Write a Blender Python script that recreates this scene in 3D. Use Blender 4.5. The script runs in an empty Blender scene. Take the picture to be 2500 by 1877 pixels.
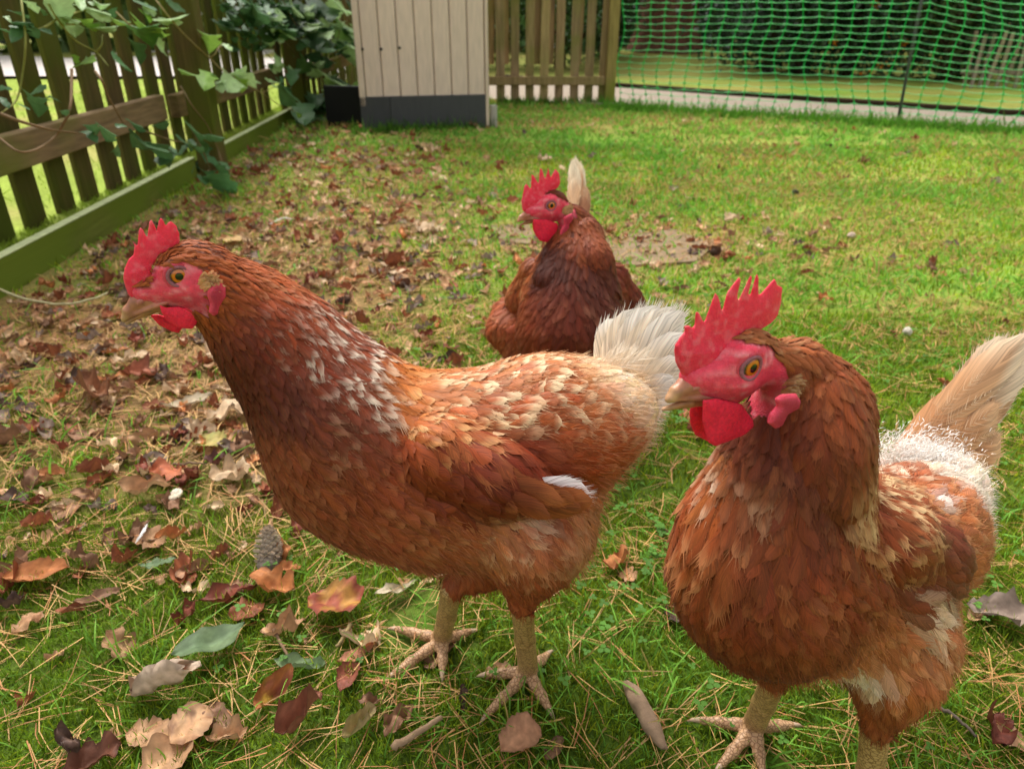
import bpy, math, os
import numpy as np
rng = np.random.default_rng(7)
C = bpy.context.scene.collection
sc = bpy.context.scene

# ---------------------------------------------------------------- camera
F = 1733.0; CX = 1250.0; CY = 938.5; CAMH = 0.56; PITCH = math.radians(27.5)
cd = bpy.data.cameras.new('camera'); cam = bpy.data.objects.new('camera', cd); C.objects.link(cam)
cam.location = (0, 0, CAMH); cam.rotation_euler = (math.radians(90) - PITCH, 0, 0)
cd.sensor_width = 36.0; cd.lens = F / 2500 * 36; cd.clip_start = 0.02; cd.clip_end = 400
cd.dof.use_dof = True; cd.dof.focus_distance = 0.51; cd.dof.aperture_fstop = 10.5; cd.dof.aperture_blades = 7
sc.camera = cam

# ---------------------------------------------------------------- world, sun, exposure
SUN_EL, SUN_AZ = math.radians(58), math.radians(-25)      # azimuth from +Y towards +X
w = bpy.data.worlds.new('World'); sc.world = w; w.use_nodes = True
nt = w.node_tree; nt.nodes.clear()
sky = nt.nodes.new('ShaderNodeTexSky'); sky.sky_type = 'NISHITA'; sky.sun_disc = False
sky.sun_elevation = SUN_EL; sky.sun_rotation = SUN_AZ; sky.dust_density = 4.0; sky.air_density = 1.0; sky.ozone_density = 1.0
hs = nt.nodes.new('ShaderNodeHueSaturation'); hs.inputs['Saturation'].default_value = 0.12; hs.inputs['Value'].default_value = 1.0
mxw = nt.nodes.new('ShaderNodeMix'); mxw.data_type = 'RGBA'; mxw.blend_type = 'MULTIPLY'; mxw.inputs[0].default_value = 1.0
mxw.inputs[7].default_value = (1.0, 0.995, 0.975, 1)
bg = nt.nodes.new('ShaderNodeBackground'); bg.inputs['Strength'].default_value = 0.15
wo = nt.nodes.new('ShaderNodeOutputWorld')
nt.links.new(sky.outputs[0], hs.inputs['Color']); nt.links.new(hs.outputs[0], mxw.inputs[6])
nt.links.new(mxw.outputs[2], bg.inputs[0]); nt.links.new(bg.outputs[0], wo.inputs[0])
sl = bpy.data.lights.new('sun', 'SUN'); sl.energy = 1.3; sl.angle = math.radians(25); sl.color = (1.0, 0.965, 0.90)
sun = bpy.data.objects.new('sun', sl); C.objects.link(sun)
sun.rotation_euler = (math.radians(90) - SUN_EL, 0, math.pi - SUN_AZ)
sun.rotation_euler = (math.radians(90) - SUN_EL, 0, math.radians(180) - SUN_AZ)
sc.view_settings.view_transform = 'Standard'; sc.view_settings.look = 'None'
sc.view_settings.exposure = 0.92; sc.view_settings.gamma = 1.0
sc.cycles.max_bounces = 6; sc.cycles.diffuse_bounces = 3; sc.cycles.glossy_bounces = 2
sc.cycles.transmission_bounces = 3; sc.cycles.transparent_max_bounces = 8
sc.cycles.use_denoising = True

# ---------------------------------------------------------------- helpers
def srgb(*c):
    c = np.array(c, float) / 255.0
    return np.where(c <= 0.04045, c / 12.92, ((c + 0.055) / 1.055) ** 2.4)

K = 2500 / 2212.0
CP, SP = math.cos(PITCH), math.sin(PITCH)
CAM = np.array([0, 0, CAMH])
def ray(u, v):                       # measured on the photograph, depth 1 along the lens axis
    x = (u - CX) / F; y = -(v - CY) / F
    return np.array([x, CP + y * SP, -SP + y * CP])
def at(u, v, d): return CAM + ray(u, v) * d
def dat(u, v, d): return at(u * K, v * K, d)
def gnd(u, v, z=0.0):
    r = ray(u, v); return CAM + r * ((z - CAMH) / r[2])
def norm(a): return a / np.maximum(np.linalg.norm(a, axis=-1, keepdims=True), 1e-12)
def sstep(a, b, x):
    t = np.clip((x - a) / (b - a), 0, 1); return t * t * (3 - 2 * t)

def tag(o, label=None, cat=None, group=None, kind=None):
    if label: o['label'] = label
    if cat: o['category'] = cat
    if group: o['group'] = group
    if kind: o['kind'] = kind
    return o
def thing(name, loc, label, cat, group=None):
    o = bpy.data.objects.new(name, None); C.objects.link(o); o.location = loc; o.empty_display_size = 0.05
    return tag(o, label, cat, group)
def base_of(o):
    p = np.zeros(3)
    while o is not None: p += np.array(o.location); o = o.parent
    return p
def mk(name, V, Fs, mat, parent=None, cols=None, attrs=None, smooth=True, origin=None):
    """one mesh object from numpy arrays; V in world space"""
    V = np.asarray(V, float).reshape(-1, 3)
    if not isinstance(Fs, (list, tuple)): Fs = [Fs]
    Fs = [np.asarray(f, np.int64) for f in Fs if len(f)]
    me = bpy.data.meshes.new(name)
    off = np.zeros(3)
    if parent is not None: off = base_of(parent)
    elif origin is not None: off = np.asarray(origin, float)
    me.vertices.add(len(V)); me.vertices.foreach_set('co', (V - off).astype(np.float32).ravel())
    nl = sum(f.size for f in Fs); npoly = sum(len(f) for f in Fs)
    me.loops.add(nl); me.polygons.add(npoly)
    me.loops.foreach_set('vertex_index', np.concatenate([f.ravel() for f in Fs]).astype(np.int32))
    tot = np.concatenate([np.full(len(f), f.shape[1]) for f in Fs])
    st = np.concatenate([[0], np.cumsum(tot)[:-1]])
    me.polygons.foreach_set('loop_start', st.astype(np.int32))
    me.update(calc_edges=True)
    me.polygons.foreach_set('use_smooth', np.full(npoly, smooth))
    if cols is not None:
        a = me.attributes.new('Col', 'FLOAT_COLOR', 'POINT')
        c4 = np.ones((len(V), 4), np.float32); c4[:, :3] = cols
        a.data.foreach_set('color', c4.ravel())
    for k, v in (attrs or {}).items():
        a = me.attributes.new(k, 'FLOAT_VECTOR', 'POINT'); a.data.foreach_set('vector', np.asarray(v, np.float32).ravel())
    for m in (mat if isinstance(mat, (list, tuple)) else [mat]): me.materials.append(m)
    o = bpy.data.objects.new(name, me); C.objects.link(o)
    if parent is not None: o.parent = parent
    elif origin is not None: o.location = off
    return o

class MB:
    """collects boxes, tubes and polygons into one mesh"""
    def __init__(s): s.V = []; s.Q = []; s.T = []; s.c = []; s.n = 0
    def add(s, V, Q=None, T=None, col=None):
        V = np.asarray(V, float).reshape(-1, 3)
        if Q is not None and len(Q): s.Q.append(np.asarray(Q, np.int64) + s.n)
        if T is not None and len(T): s.T.append(np.asarray(T, np.int64) + s.n)
        s.V.append(V); s.n += len(V)
        c = np.ones((len(V), 3)); c[:] = (1, 1, 1) if col is None else col
        s.c.append(c); return s
    def box(s, c, size, R=None, col=None, bev=0.0):
        h = np.array(size, float) / 2; b = min(bev, h.min() * 0.9)
        if b <= 0:
            P = np.array([[x, y, z] for x in (-1, 1) for y in (-1, 1) for z in (-1, 1)], float) * h
            Q = [[0, 1, 3, 2], [4, 6, 7, 5], [0, 4, 5, 1], [2, 3, 7, 6], [0, 2, 6, 4], [1, 5, 7, 3]]; T = None
        else:
            P = []; ids = {}
            for x in (-1, 1):
                for y in (-1, 1):
                    for z in (-1, 1):
                        sg = np.array([x, y, z])
                        for a in range(3):
                            q = sg * (h - b); q[a] = sg[a] * h[a]
                            ids[(x, y, z, a)] = len(P); P.append(q)
            Q = []; T = []
            for a in range(3):
                o1, o2 = (a + 1) % 3, (a + 2) % 3
                for sgn in (-1, 1):
                    def idx(p, q_, aa=a):
                        k = [0, 0, 0]; k[a] = sgn; k[o1] = p; k[o2] = q_; return ids[tuple(k) + (aa,)]
                    f = [idx(-1, -1), idx(1, -1), idx(1, 1), idx(-1, 1)]
                    Q.append(f if sgn > 0 else f[::-1])
                for p in (-1, 1):
                    for q_ in (-1, 1):
                        def id2(sa, which):
                            k = [0, 0, 0]; k[a] = sa; k[o1] = p; k[o2] = q_; return ids[tuple(k) + (which,)]
                        f = [id2(-1, o1), id2(1, o1), id2(1, o2), id2(-1, o2)]
                        Q.append(f if p * q_ < 0 else f[::-1])
            for x in (-1, 1):
                for y in (-1, 1):
                    for z in (-1, 1):
                        f = [ids[(x, y, z, 0)], ids[(x, y, z, 1)], ids[(x, y, z, 2)]]
                        T.append(f if x * y * z > 0 else f[::-1])
            P = np.array(P)
        if R is not None: P = P @ np.asarray(R).T
        return s.add(P + np.asarray(c, float), Q, T, col)
    def tube(s, pts, rad, n=8, col=None, cap=True):
        pts = np.asarray(pts, float); m = len(pts); rad = np.broadcast_to(np.asarray(rad, float), (m,))
        tg = norm(np.gradient(pts, axis=0)); ref = np.array([0, 0, 1.0])
        if abs(tg[:, 2]).max() > 0.93: ref = np.array([0.31, 0.95, 0.05])
        a = norm(np.cross(tg, ref)); b = np.cross(tg, a)
        th = np.linspace(0, 2 * np.pi, n, endpoint=False)
        V = pts[:, None] + rad[:, None, None] * (np.cos(th)[None, :, None] * a[:, None] + np.sin(th)[None, :, None] * b[:, None])
        i = np.arange(m - 1)[:, None] * n; j = np.arange(n)[None]; j2 = (j + 1) % n
        Q = np.stack([i + j, i + j2, i + n + j2, i + n + j], -1).reshape(-1, 4)
        V = V.reshape(-1, 3); T = None
        if cap:
            V = np.vstack([V, pts[0], pts[-1]]); k = np.arange(n); k2 = (k + 1) % n
            T = np.vstack([np.stack([np.full(n, m * n), k2, k], 1), np.stack([np.full(n, m * n + 1), (m - 1) * n + k, (m - 1) * n + k2], 1)])
        return s.add(V, Q, T, col)
    def build(s, name, mat, parent=None, smooth=False, origin=None):
        Fs = []
        if s.Q: Fs.append(np.vstack(s.Q))
        if s.T: Fs.append(np.vstack(s.T))
        return mk(name, np.vstack(s.V), Fs, mat, parent, np.vstack(s.c), None, smooth, origin)
def rz(a): c, s_ = math.cos(a), math.sin(a); return np.array([[c, -s_, 0], [s_, c, 0], [0, 0, 1.0]])
def spline(P, n):
    """Catmull-Rom through the points"""
    P = np.asarray(P, float); m = len(P)
    Q = np.vstack([2 * P[0] - P[1], P, 2 * P[-1] - P[-2]])
    t = np.linspace(0, m - 1, n); i = np.minimum(t.astype(int), m - 2); f = (t - i)[:, None]
    a, b, c, d = Q[i], Q[i + 1], Q[i + 2], Q[i + 3]
    return 0.5 * (2 * b + (c - a) * f + (2 * a - 5 * b + 4 * c - d) * f ** 2 + (3 * b - a - 3 * c + d) * f ** 3)

def hash3(i, j, k, s=0):
    n = (i * 374761393 + j * 668265263 + k * 2147483647 + s * 1274126177) & 0xFFFFFFFF
    n = ((n ^ (n >> 13)) * 1274126177) & 0xFFFFFFFF
    return ((n ^ (n >> 16)) & 0xFFFF) / 65535.0
def vnoise(p, s=0):
    p = np.asarray(p, float); i = np.floor(p).astype(np.int64); f = p - i; f = f * f * (3 - 2 * f)
    r = 0
    for a in (0, 1):
        for b in (0, 1):
            for c in (0, 1):
                wgt = (f[..., 0] if a else 1 - f[..., 0]) * (f[..., 1] if b else 1 - f[..., 1]) * (f[..., 2] if c else 1 - f[..., 2])
                r = r + wgt * hash3(i[..., 0] + a, i[..., 1] + b, i[..., 2] + c, s)
    return r
def n2(x, y, sc_, s=0):
    return vnoise(np.stack([x * sc_, y * sc_, np.full_like(np.asarray(x, float), 0.37 * s)], -1), s)
def fbm(x, y, sc_, s=0): return (n2(x, y, sc_, s) + 0.5 * n2(x, y, sc_ * 2.1, s + 1) + 0.25 * n2(x, y, sc_ * 4.3, s + 2)) / 1.75

# ---------------------------------------------------------------- signed distances and surface nets
def rcone(a, b, ra, rb):
    a = np.asarray(a, float); b = np.asarray(b, float); ba = b - a; L2 = max(ba @ ba, 1e-12)
    def f(p):
        t = np.clip(((p - a) @ ba) / L2, 0, 1)
        return np.linalg.norm(p - a - t[:, None] * ba, axis=1) - (ra + (rb - ra) * t)
    f.bb = (np.minimum(a - ra, b - rb), np.maximum(a + ra, b + rb)); return f
def ellips(c, axes, r):
    c = np.asarray(c, float); A = np.asarray(axes, float); r = np.asarray(r, float)
    def f(p):
        q = (p - c) @ A.T
        k0 = np.linalg.norm(q / r, axis=1); k1 = np.linalg.norm(q / (r * r), axis=1)
        return k0 * (k0 - 1) / np.maximum(k1, 1e-9)
    e = np.abs(A.T) @ r; f.bb = (c - e, c + e); return f
def smin(a, b, k):
    h = np.maximum(k - np.abs(a - b), 0) / k
    return np.minimum(a, b) - h * h * k * 0.25
class SDF:
    def __init__(s, prims): s.p = prims          # [(f, k, flow)]
    def __call__(s, p):
        d = None
        for f, k, _ in s.p:
            e = f(p); d = e if d is None else smin(d, e, k)
        return d
    def grad(s, p, e=6e-4):
        k = np.array([[1, -1, -1], [-1, -1, 1], [-1, 1, -1], [1, 1, 1]], float); g = 0
        for q in k: g = g + q * s(p + q * e)[:, None]
        return norm(g)
    def flow(s, p, sg=0.018):
        W = 0; D = 0
        for f, k, fl in s.p:
            if fl is None: continue
            wq = np.exp(-np.maximum(f(p), -0.02) / sg)[:, None]; W = W + wq; D = D + wq * np.asarray(fl)
        return D / W
    def bb(s, pad=0.02):
        return np.min([f.bb[0] for f, _, _ in s.p], 0) - pad, np.max([f.bb[1] for f, _, _ in s.p], 0) + pad
def snets(fn, lo, hi, res):
    n = np.ceil((np.asarray(hi) - lo) / res).astype(int) + 1
    ax = [lo[i] + np.arange(n[i]) * res for i in range(3)]
    G = np.stack(np.meshgrid(*ax, indexing='ij'), -1).reshape(-1, 3)
    v = np.concatenate([fn(G[i:i + 400000]) for i in range(0, len(G), 400000)]).reshape(n)
    ins = v < 0; m = n - 1
    cor = [(a, b, c) for a in (0, 1) for b in (0, 1) for c in (0, 1)]
    cnt = sum(ins[a:a + m[0], b:b + m[1], c:c + m[2]].astype(np.int8) for a, b, c in cor)
    act = (cnt > 0) & (cnt < 8); ci = np.argwhere(act); idx = -np.ones(m, np.int64); idx[act] = np.arange(len(ci))
    S = np.zeros((len(ci), 3)); N_ = np.zeros(len(ci))
    for a in cor:
        for ax_ in range(3):
            if a[ax_]: continue
            b = list(a); b[ax_] = 1
            va = v[ci[:, 0] + a[0], ci[:, 1] + a[1], ci[:, 2] + a[2]]; vb = v[ci[:, 0] + b[0], ci[:, 1] + b[1], ci[:, 2] + b[2]]
            cr = (va < 0) != (vb < 0); t = np.where(cr, va / np.where(cr, va - vb, 1), 0)
            pt = np.tile(np.array(a, float), (len(ci), 1)); pt[:, ax_] += t
            S += pt * cr[:, None]; N_ += cr
    V = lo + (ci + S / N_[:, None]) * res
    Fs = []
    for ax_ in range(3):
        o1, o2 = (ax_ + 1) % 3, (ax_ + 2) % 3
        sl0 = [slice(None)] * 3; sl1 = [slice(None)] * 3; sl0[ax_] = slice(0, -1); sl1[ax_] = slice(1, None)
        a = ins[tuple(sl0)]; b = ins[tuple(sl1)]
        e = np.argwhere(a != b); e = e[(e[:, o1] > 0) & (e[:, o2] > 0) & (e[:, o1] < n[o1] - 1) & (e[:, o2] < n[o2] - 1)]
        if not len(e): continue
        fl = a[tuple(e.T)]
        def g(d1, d2):
            q = e.copy(); q[:, o1] -= d1; q[:, o2] -= d2; return idx[tuple(q.T)]
        f = np.stack([g(1, 1), g(0, 1), g(0, 0), g(1, 0)], 1); f[~fl] = f[~fl][:, ::-1]; Fs.append(f)
    return V, np.vstack(Fs)
def polysd(P, x, y):
    """signed distance to a closed polygon, negative inside"""
    P = np.asarray(P, float); d = np.full(x.shape, 1e9); ins = np.zeros(x.shape, bool)
    for i in range(len(P)):
        a, b = P[i], P[(i + 1) % len(P)]; e = b - a
        t = np.clip(((x - a[0]) * e[0] + (y - a[1]) * e[1]) / max(e @ e, 1e-12), 0, 1)
        d = np.minimum(d, np.hypot(x - a[0] - t * e[0], y - a[1] - t * e[1]))
        c = (a[1] > y) != (b[1] > y)
        with np.errstate(divide='ignore', invalid='ignore'):
            ins ^= c & (x < (b[0] - a[0]) * (y - a[1]) / (b[1] - a[1] + 1e-15) + a[0])
    return np.where(ins, -d, d)

# ---------------------------------------------------------------- materials
def mat(name, build):
    m = bpy.data.materials.new(name); m.use_nodes = True; t = m.node_tree; t.nodes.clear()
    o = t.nodes.new('ShaderNodeOutputMaterial'); build(t, o); return m
def nd(t, ty, **kw):
    n = t.nodes.new(ty)
    for k, v in kw.items():
        if k.startswith('i_'):
            k = k[2:]; n.inputs[int(k) if k.isdigit() else k.replace('_', ' ')].default_value = v
        else: setattr(n, k, v)
    return n
def ramp(t, stops, interp='LINEAR'):
    r = t.nodes.new('ShaderNodeValToRGB'); r.color_ramp.interpolation = interp; e = r.color_ramp.elements
    while len(e) < len(stops): e.new(0.5)
    for q, (p, c) in zip(e, stops): q.position = p; q.color = tuple(c) + (1,) if len(c) == 3 else c
    return r
def mixc(t, f, a, b, blend='MIX'):
    m = nd(t, 'ShaderNodeMix', data_type='RGBA', blend_type=blend)
    for s_, x in ((0, f), (6, a), (7, b)):
        if hasattr(x, 'is_linked'): t.links.new(x, m.inputs[s_])
        else: m.inputs[s_].default_value = x if s_ == 0 else tuple(x) + (1,) if len(x) == 3 else x
    return m.outputs[2]
def g3(v): return (v, v, v)
def colmat(name, rough=0.7, noise=0.0, nscale=200.0, bump=0.0, bscale=400.0, bdist=0.001, transl=0.0, spec=0.3, coords='Object', sss=0.0, stretch=(1, 1, 1)):
    """material that takes its base colour from the mesh's Col attribute, broken up by noise"""
    def b(t, o):
        at_ = nd(t, 'ShaderNodeAttribute', attribute_name='Col'); c = at_.outputs['Color']
        tc = nd(t, 'ShaderNodeTexCoord'); mp = nd(t, 'ShaderNodeMapping'); mp.inputs['Scale'].default_value = stretch
        t.links.new(tc.outputs[coords], mp.inputs[0])
        if noise:
            n = nd(t, 'ShaderNodeTexNoise', i_Scale=nscale, i_Detail=4.0); t.links.new(mp.outputs[0], n.inputs['Vector'])
            r = ramp(t, [(0.25, g3(1 - noise)), (0.75, g3(1 + noise))]); t.links.new(n.outputs[0], r.inputs[0])
            c = mixc(t, 1.0, c, r.outputs[0], 'MULTIPLY')
        p = nd(t, 'ShaderNodeBsdfPrincipled', i_Roughness=rough); p.inputs['Specular IOR Level'].default_value = spec
        t.links.new(c, p.inputs['Base Color'])
        if sss:
            p.inputs['Subsurface Weight'].default_value = sss; p.inputs['Subsurface Radius'].default_value = (0.006, 0.002, 0.0015); p.inputs['Subsurface Scale'].default_value = 0.5
        if bump:
            n = nd(t, 'ShaderNodeTexNoise', i_Scale=bscale, i_Detail=3.0); t.links.new(mp.outputs[0], n.inputs['Vector'])
            bp = nd(t, 'ShaderNodeBump', i_Strength=bump, i_Distance=bdist); t.links.new(n.outputs[0], bp.inputs['Height'])
            t.links.new(bp.outputs[0], p.inputs['Normal'])
        s_ = p.outputs[0]
        if transl:
            tr = nd(t, 'ShaderNodeBsdfTranslucent'); t.links.new(c, tr.inputs[0])
            mx = nd(t, 'ShaderNodeMixShader', i_0=transl); t.links.new(s_, mx.inputs[1]); t.links.new(tr.outputs[0], mx.inputs[2]); s_ = mx.outputs[0]
        t.links.new(s_, o.inputs[0])
    return mat(name, b)
# ================================================================ hens
def feather_mat(name, rough=0.55, streak=0.30):
    def b(t, o):
        a = nd(t, 'ShaderNodeAttribute', attribute_name='Col'); u = nd(t, 'ShaderNodeAttribute', attribute_name='fuv')
        sx = nd(t, 'ShaderNodeSeparateXYZ'); t.links.new(u.outputs['Vector'], sx.inputs[0])
        ab = nd(t, 'ShaderNodeMath', operation='ABSOLUTE'); t.links.new(sx.outputs[1], ab.inputs[0])
        m1 = nd(t, 'ShaderNodeMath', operation='MULTIPLY_ADD', i_1=-0.55); t.links.new(ab.outputs[0], m1.inputs[0]); t.links.new(sx.outputs[0], m1.inputs[2])
        m2 = nd(t, 'ShaderNodeMath', operation='MULTIPLY', i_1=19.0); t.links.new(m1.outputs[0], m2.inputs[0])
        m3 = nd(t, 'ShaderNodeMath', operation='MULTIPLY', i_1=97.0); t.links.new(sx.outputs[2], m3.inputs[0])
        sg = nd(t, 'ShaderNodeMath', operation='MULTIPLY', i_1=0.8); t.links.new(sx.outputs[1], sg.inputs[0])
        cv = nd(t, 'ShaderNodeCombineXYZ'); t.links.new(m2.outputs[0], cv.inputs[0]); t.links.new(m3.outputs[0], cv.inputs[1]); t.links.new(sg.outputs[0], cv.inputs[2])
        n = nd(t, 'ShaderNodeTexNoise', i_Scale=1.0, i_Detail=2.0); t.links.new(cv.outputs[0], n.inputs['Vector'])
        r = ramp(t, [(0.28, g3(1 - streak)), (0.72, g3(1 + streak))]); t.links.new(n.outputs[0], r.inputs[0])
        c = mixc(t, 1.0, a.outputs['Color'], r.outputs[0], 'MULTIPLY')
        p = nd(t, 'ShaderNodeBsdfPrincipled', i_Roughness=rough); p.inputs['Specular IOR Level'].default_value = 0.25
        p.inputs['Sheen Weight'].default_value = 0.04; p.inputs['Sheen Roughness'].default_value = 0.4
        t.links.new(c, p.inputs['Base Color'])
        bp = nd(t, 'ShaderNodeBump', i_Strength=0.35, i_Distance=0.0006); t.links.new(n.outputs[0], bp.inputs['Height']); t.links.new(bp.outputs[0], p.inputs['Normal'])
        tr = nd(t, 'ShaderNodeBsdfTranslucent'); t.links.new(c, tr.inputs[0])
        mx = nd(t, 'ShaderNodeMixShader', i_0=0.12); t.links.new(p.outputs[0], mx.inputs[1]); t.links.new(tr.outputs[0], mx.inputs[2])
        t.links.new(mx.outputs[0], o.inputs[0])
    return mat(name, b)
M_FEA = feather_mat('feathers', streak=0.38)
M_SKIN = colmat('hen_skin', 0.5, 0.14, 300, 0.8, 900, 0.0010, spec=0.35, sss=0.25)
M_COMB = colmat('comb_flesh', 0.5, 0.07, 700, 0.9, 1300, 0.0009, spec=0.4, sss=0.3)
M_BEAK = colmat('beak_horn', 0.38, 0.2, 120, 0.25, 500, 0.0004, spec=0.45)
def leg_b(t, o):
    tc = nd(t, 'ShaderNodeTexCoord'); v = nd(t, 'ShaderNodeTexVoronoi', feature='DISTANCE_TO_EDGE', i_Scale=260.0)
    mp = nd(t, 'ShaderNodeMapping'); mp.inputs['Scale'].default_value = (1, 1, 1.25)
    t.links.new(tc.outputs['Object'], mp.inputs[0]); t.links.new(mp.outputs[0], v.inputs['Vector'])
    r = ramp(t, [(0.0, (0.40, 0.33, 0.24)), (0.15, (1, 1, 1))]); t.links.new(v.outputs[0], r.inputs[0])
    a = nd(t, 'ShaderNodeAttribute', attribute_name='Col'); n = nd(t, 'ShaderNodeTexNoise', i_Scale=60.0, i_Detail=3.0); t.links.new(tc.outputs['Object'], n.inputs['Vector'])
    r2 = ramp(t, [(0.3, (0.8, 0.72, 0.62)), (0.7, (1.12, 1.1, 1.05))]); t.links.new(n.outputs[0], r2.inputs[0])
    c = mixc(t, 1.0, mixc(t, 1.0, a.outputs['Color'], r.outputs[0], 'MULTIPLY'), r2.outputs[0], 'MULTIPLY')
    p = nd(t, 'ShaderNodeBsdfPrincipled', i_Roughness=0.5); t.links.new(c, p.inputs['Base Color'])
    bp = nd(t, 'ShaderNodeBump', i_Strength=0.5, i_Distance=0.0006); t.links.new(r.outputs[0], bp.inputs['Height']); t.links.new(bp.outputs[0], p.inputs['Normal'])
    t.links.new(p.outputs[0], o.inputs[0])
M_LEG = mat('leg_scales', leg_b)
def eye_b(t, o):
    a = nd(t, 'ShaderNodeAttribute', attribute_name='fuv'); sx = nd(t, 'ShaderNodeSeparateXYZ'); t.links.new(a.outputs['Vector'], sx.inputs[0])
    n = nd(t, 'ShaderNodeTexNoise', i_Scale=900.0); tc = nd(t, 'ShaderNodeTexCoord'); t.links.new(tc.outputs['Object'], n.inputs['Vector'])
    ad = nd(t, 'ShaderNodeMath', operation='MULTIPLY_ADD', i_1=0.10, i_2=-0.05); t.links.new(n.outputs[0], ad.inputs[0])
    s = nd(t, 'ShaderNodeMath', operation='ADD'); t.links.new(ad.outputs[0], s.inputs[0]); t.links.new(sx.outputs[0], s.inputs[1])
    r = ramp(t, [(0.0, (0.006, 0.005, 0.005)), (0.40, (0.006, 0.005, 0.005)), (0.45, tuple(srgb(200, 92, 12))), (0.66, tuple(srgb(214, 118, 24))), (0.80, tuple(srgb(140, 62, 18))), (0.86, tuple(srgb(40, 25, 25))), (0.95, tuple(srgb(110, 80, 86)))])
    t.links.new(s.outputs[0], r.inputs[0])
    p = nd(t, 'ShaderNodeBsdfPrincipled', i_Roughness=0.06); p.inputs['Specular IOR Level'].default_value = 0.6; t.links.new(r.outputs[0], p.inputs['Base Color'])
    p.inputs['Coat Weight'].default_value = 0.25; p.inputs['Coat Roughness'].default_value = 0.03
    t.links.new(p.outputs[0], o.inputs[0])
M_EYE = mat('eye_gloss', eye_b)

def poisson(P, sp, seed=0):
    """indices of points kept so that neighbours stay about sp apart (sp per point)"""
    order = np.random.default_rng(seed).permutation(len(P)); cell = float(sp.max()); g = {}; keep = []
    Q = np.floor(P / cell).astype(int); Pl = P.tolist(); Ql = Q.tolist(); sl_ = (sp ** 2).tolist()
    for i in order.tolist():
        x, y, z = Pl[i]; a, b, c = Ql[i]; ok = True; s2 = sl_[i]
        for da in (-1, 0, 1):
            for db in (-1, 0, 1):
                for dc in (-1, 0, 1):
                    for j in g.get((a + da, b + db, c + dc), ()):
                        q = Pl[j]
                        if (q[0] - x) ** 2 + (q[1] - y) ** 2 + (q[2] - z) ** 2 < s2: ok = False; break
                    if not ok: break
                if not ok: break
            if not ok: break
        if ok: g.setdefault((a, b, c), []).append(i); keep.append(i)
    return np.array(keep)
def sample_quads(V, Q, n, rg):
    T = np.vstack([Q[:, [0, 1, 2]], Q[:, [0, 2, 3]]]); a, b, c = V[T[:, 0]], V[T[:, 1]], V[T[:, 2]]
    ar = np.linalg.norm(np.cross(b - a, c - a), axis=1); k = rg.choice(len(T), n, p=ar / ar.sum())
    r1 = np.sqrt(rg.random(n))[:, None]; r2 = rg.random(n)[:, None]
    return a[k] * (1 - r1) + b[k] * r1 * (1 - r2) + c[k] * r1 * r2

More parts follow.
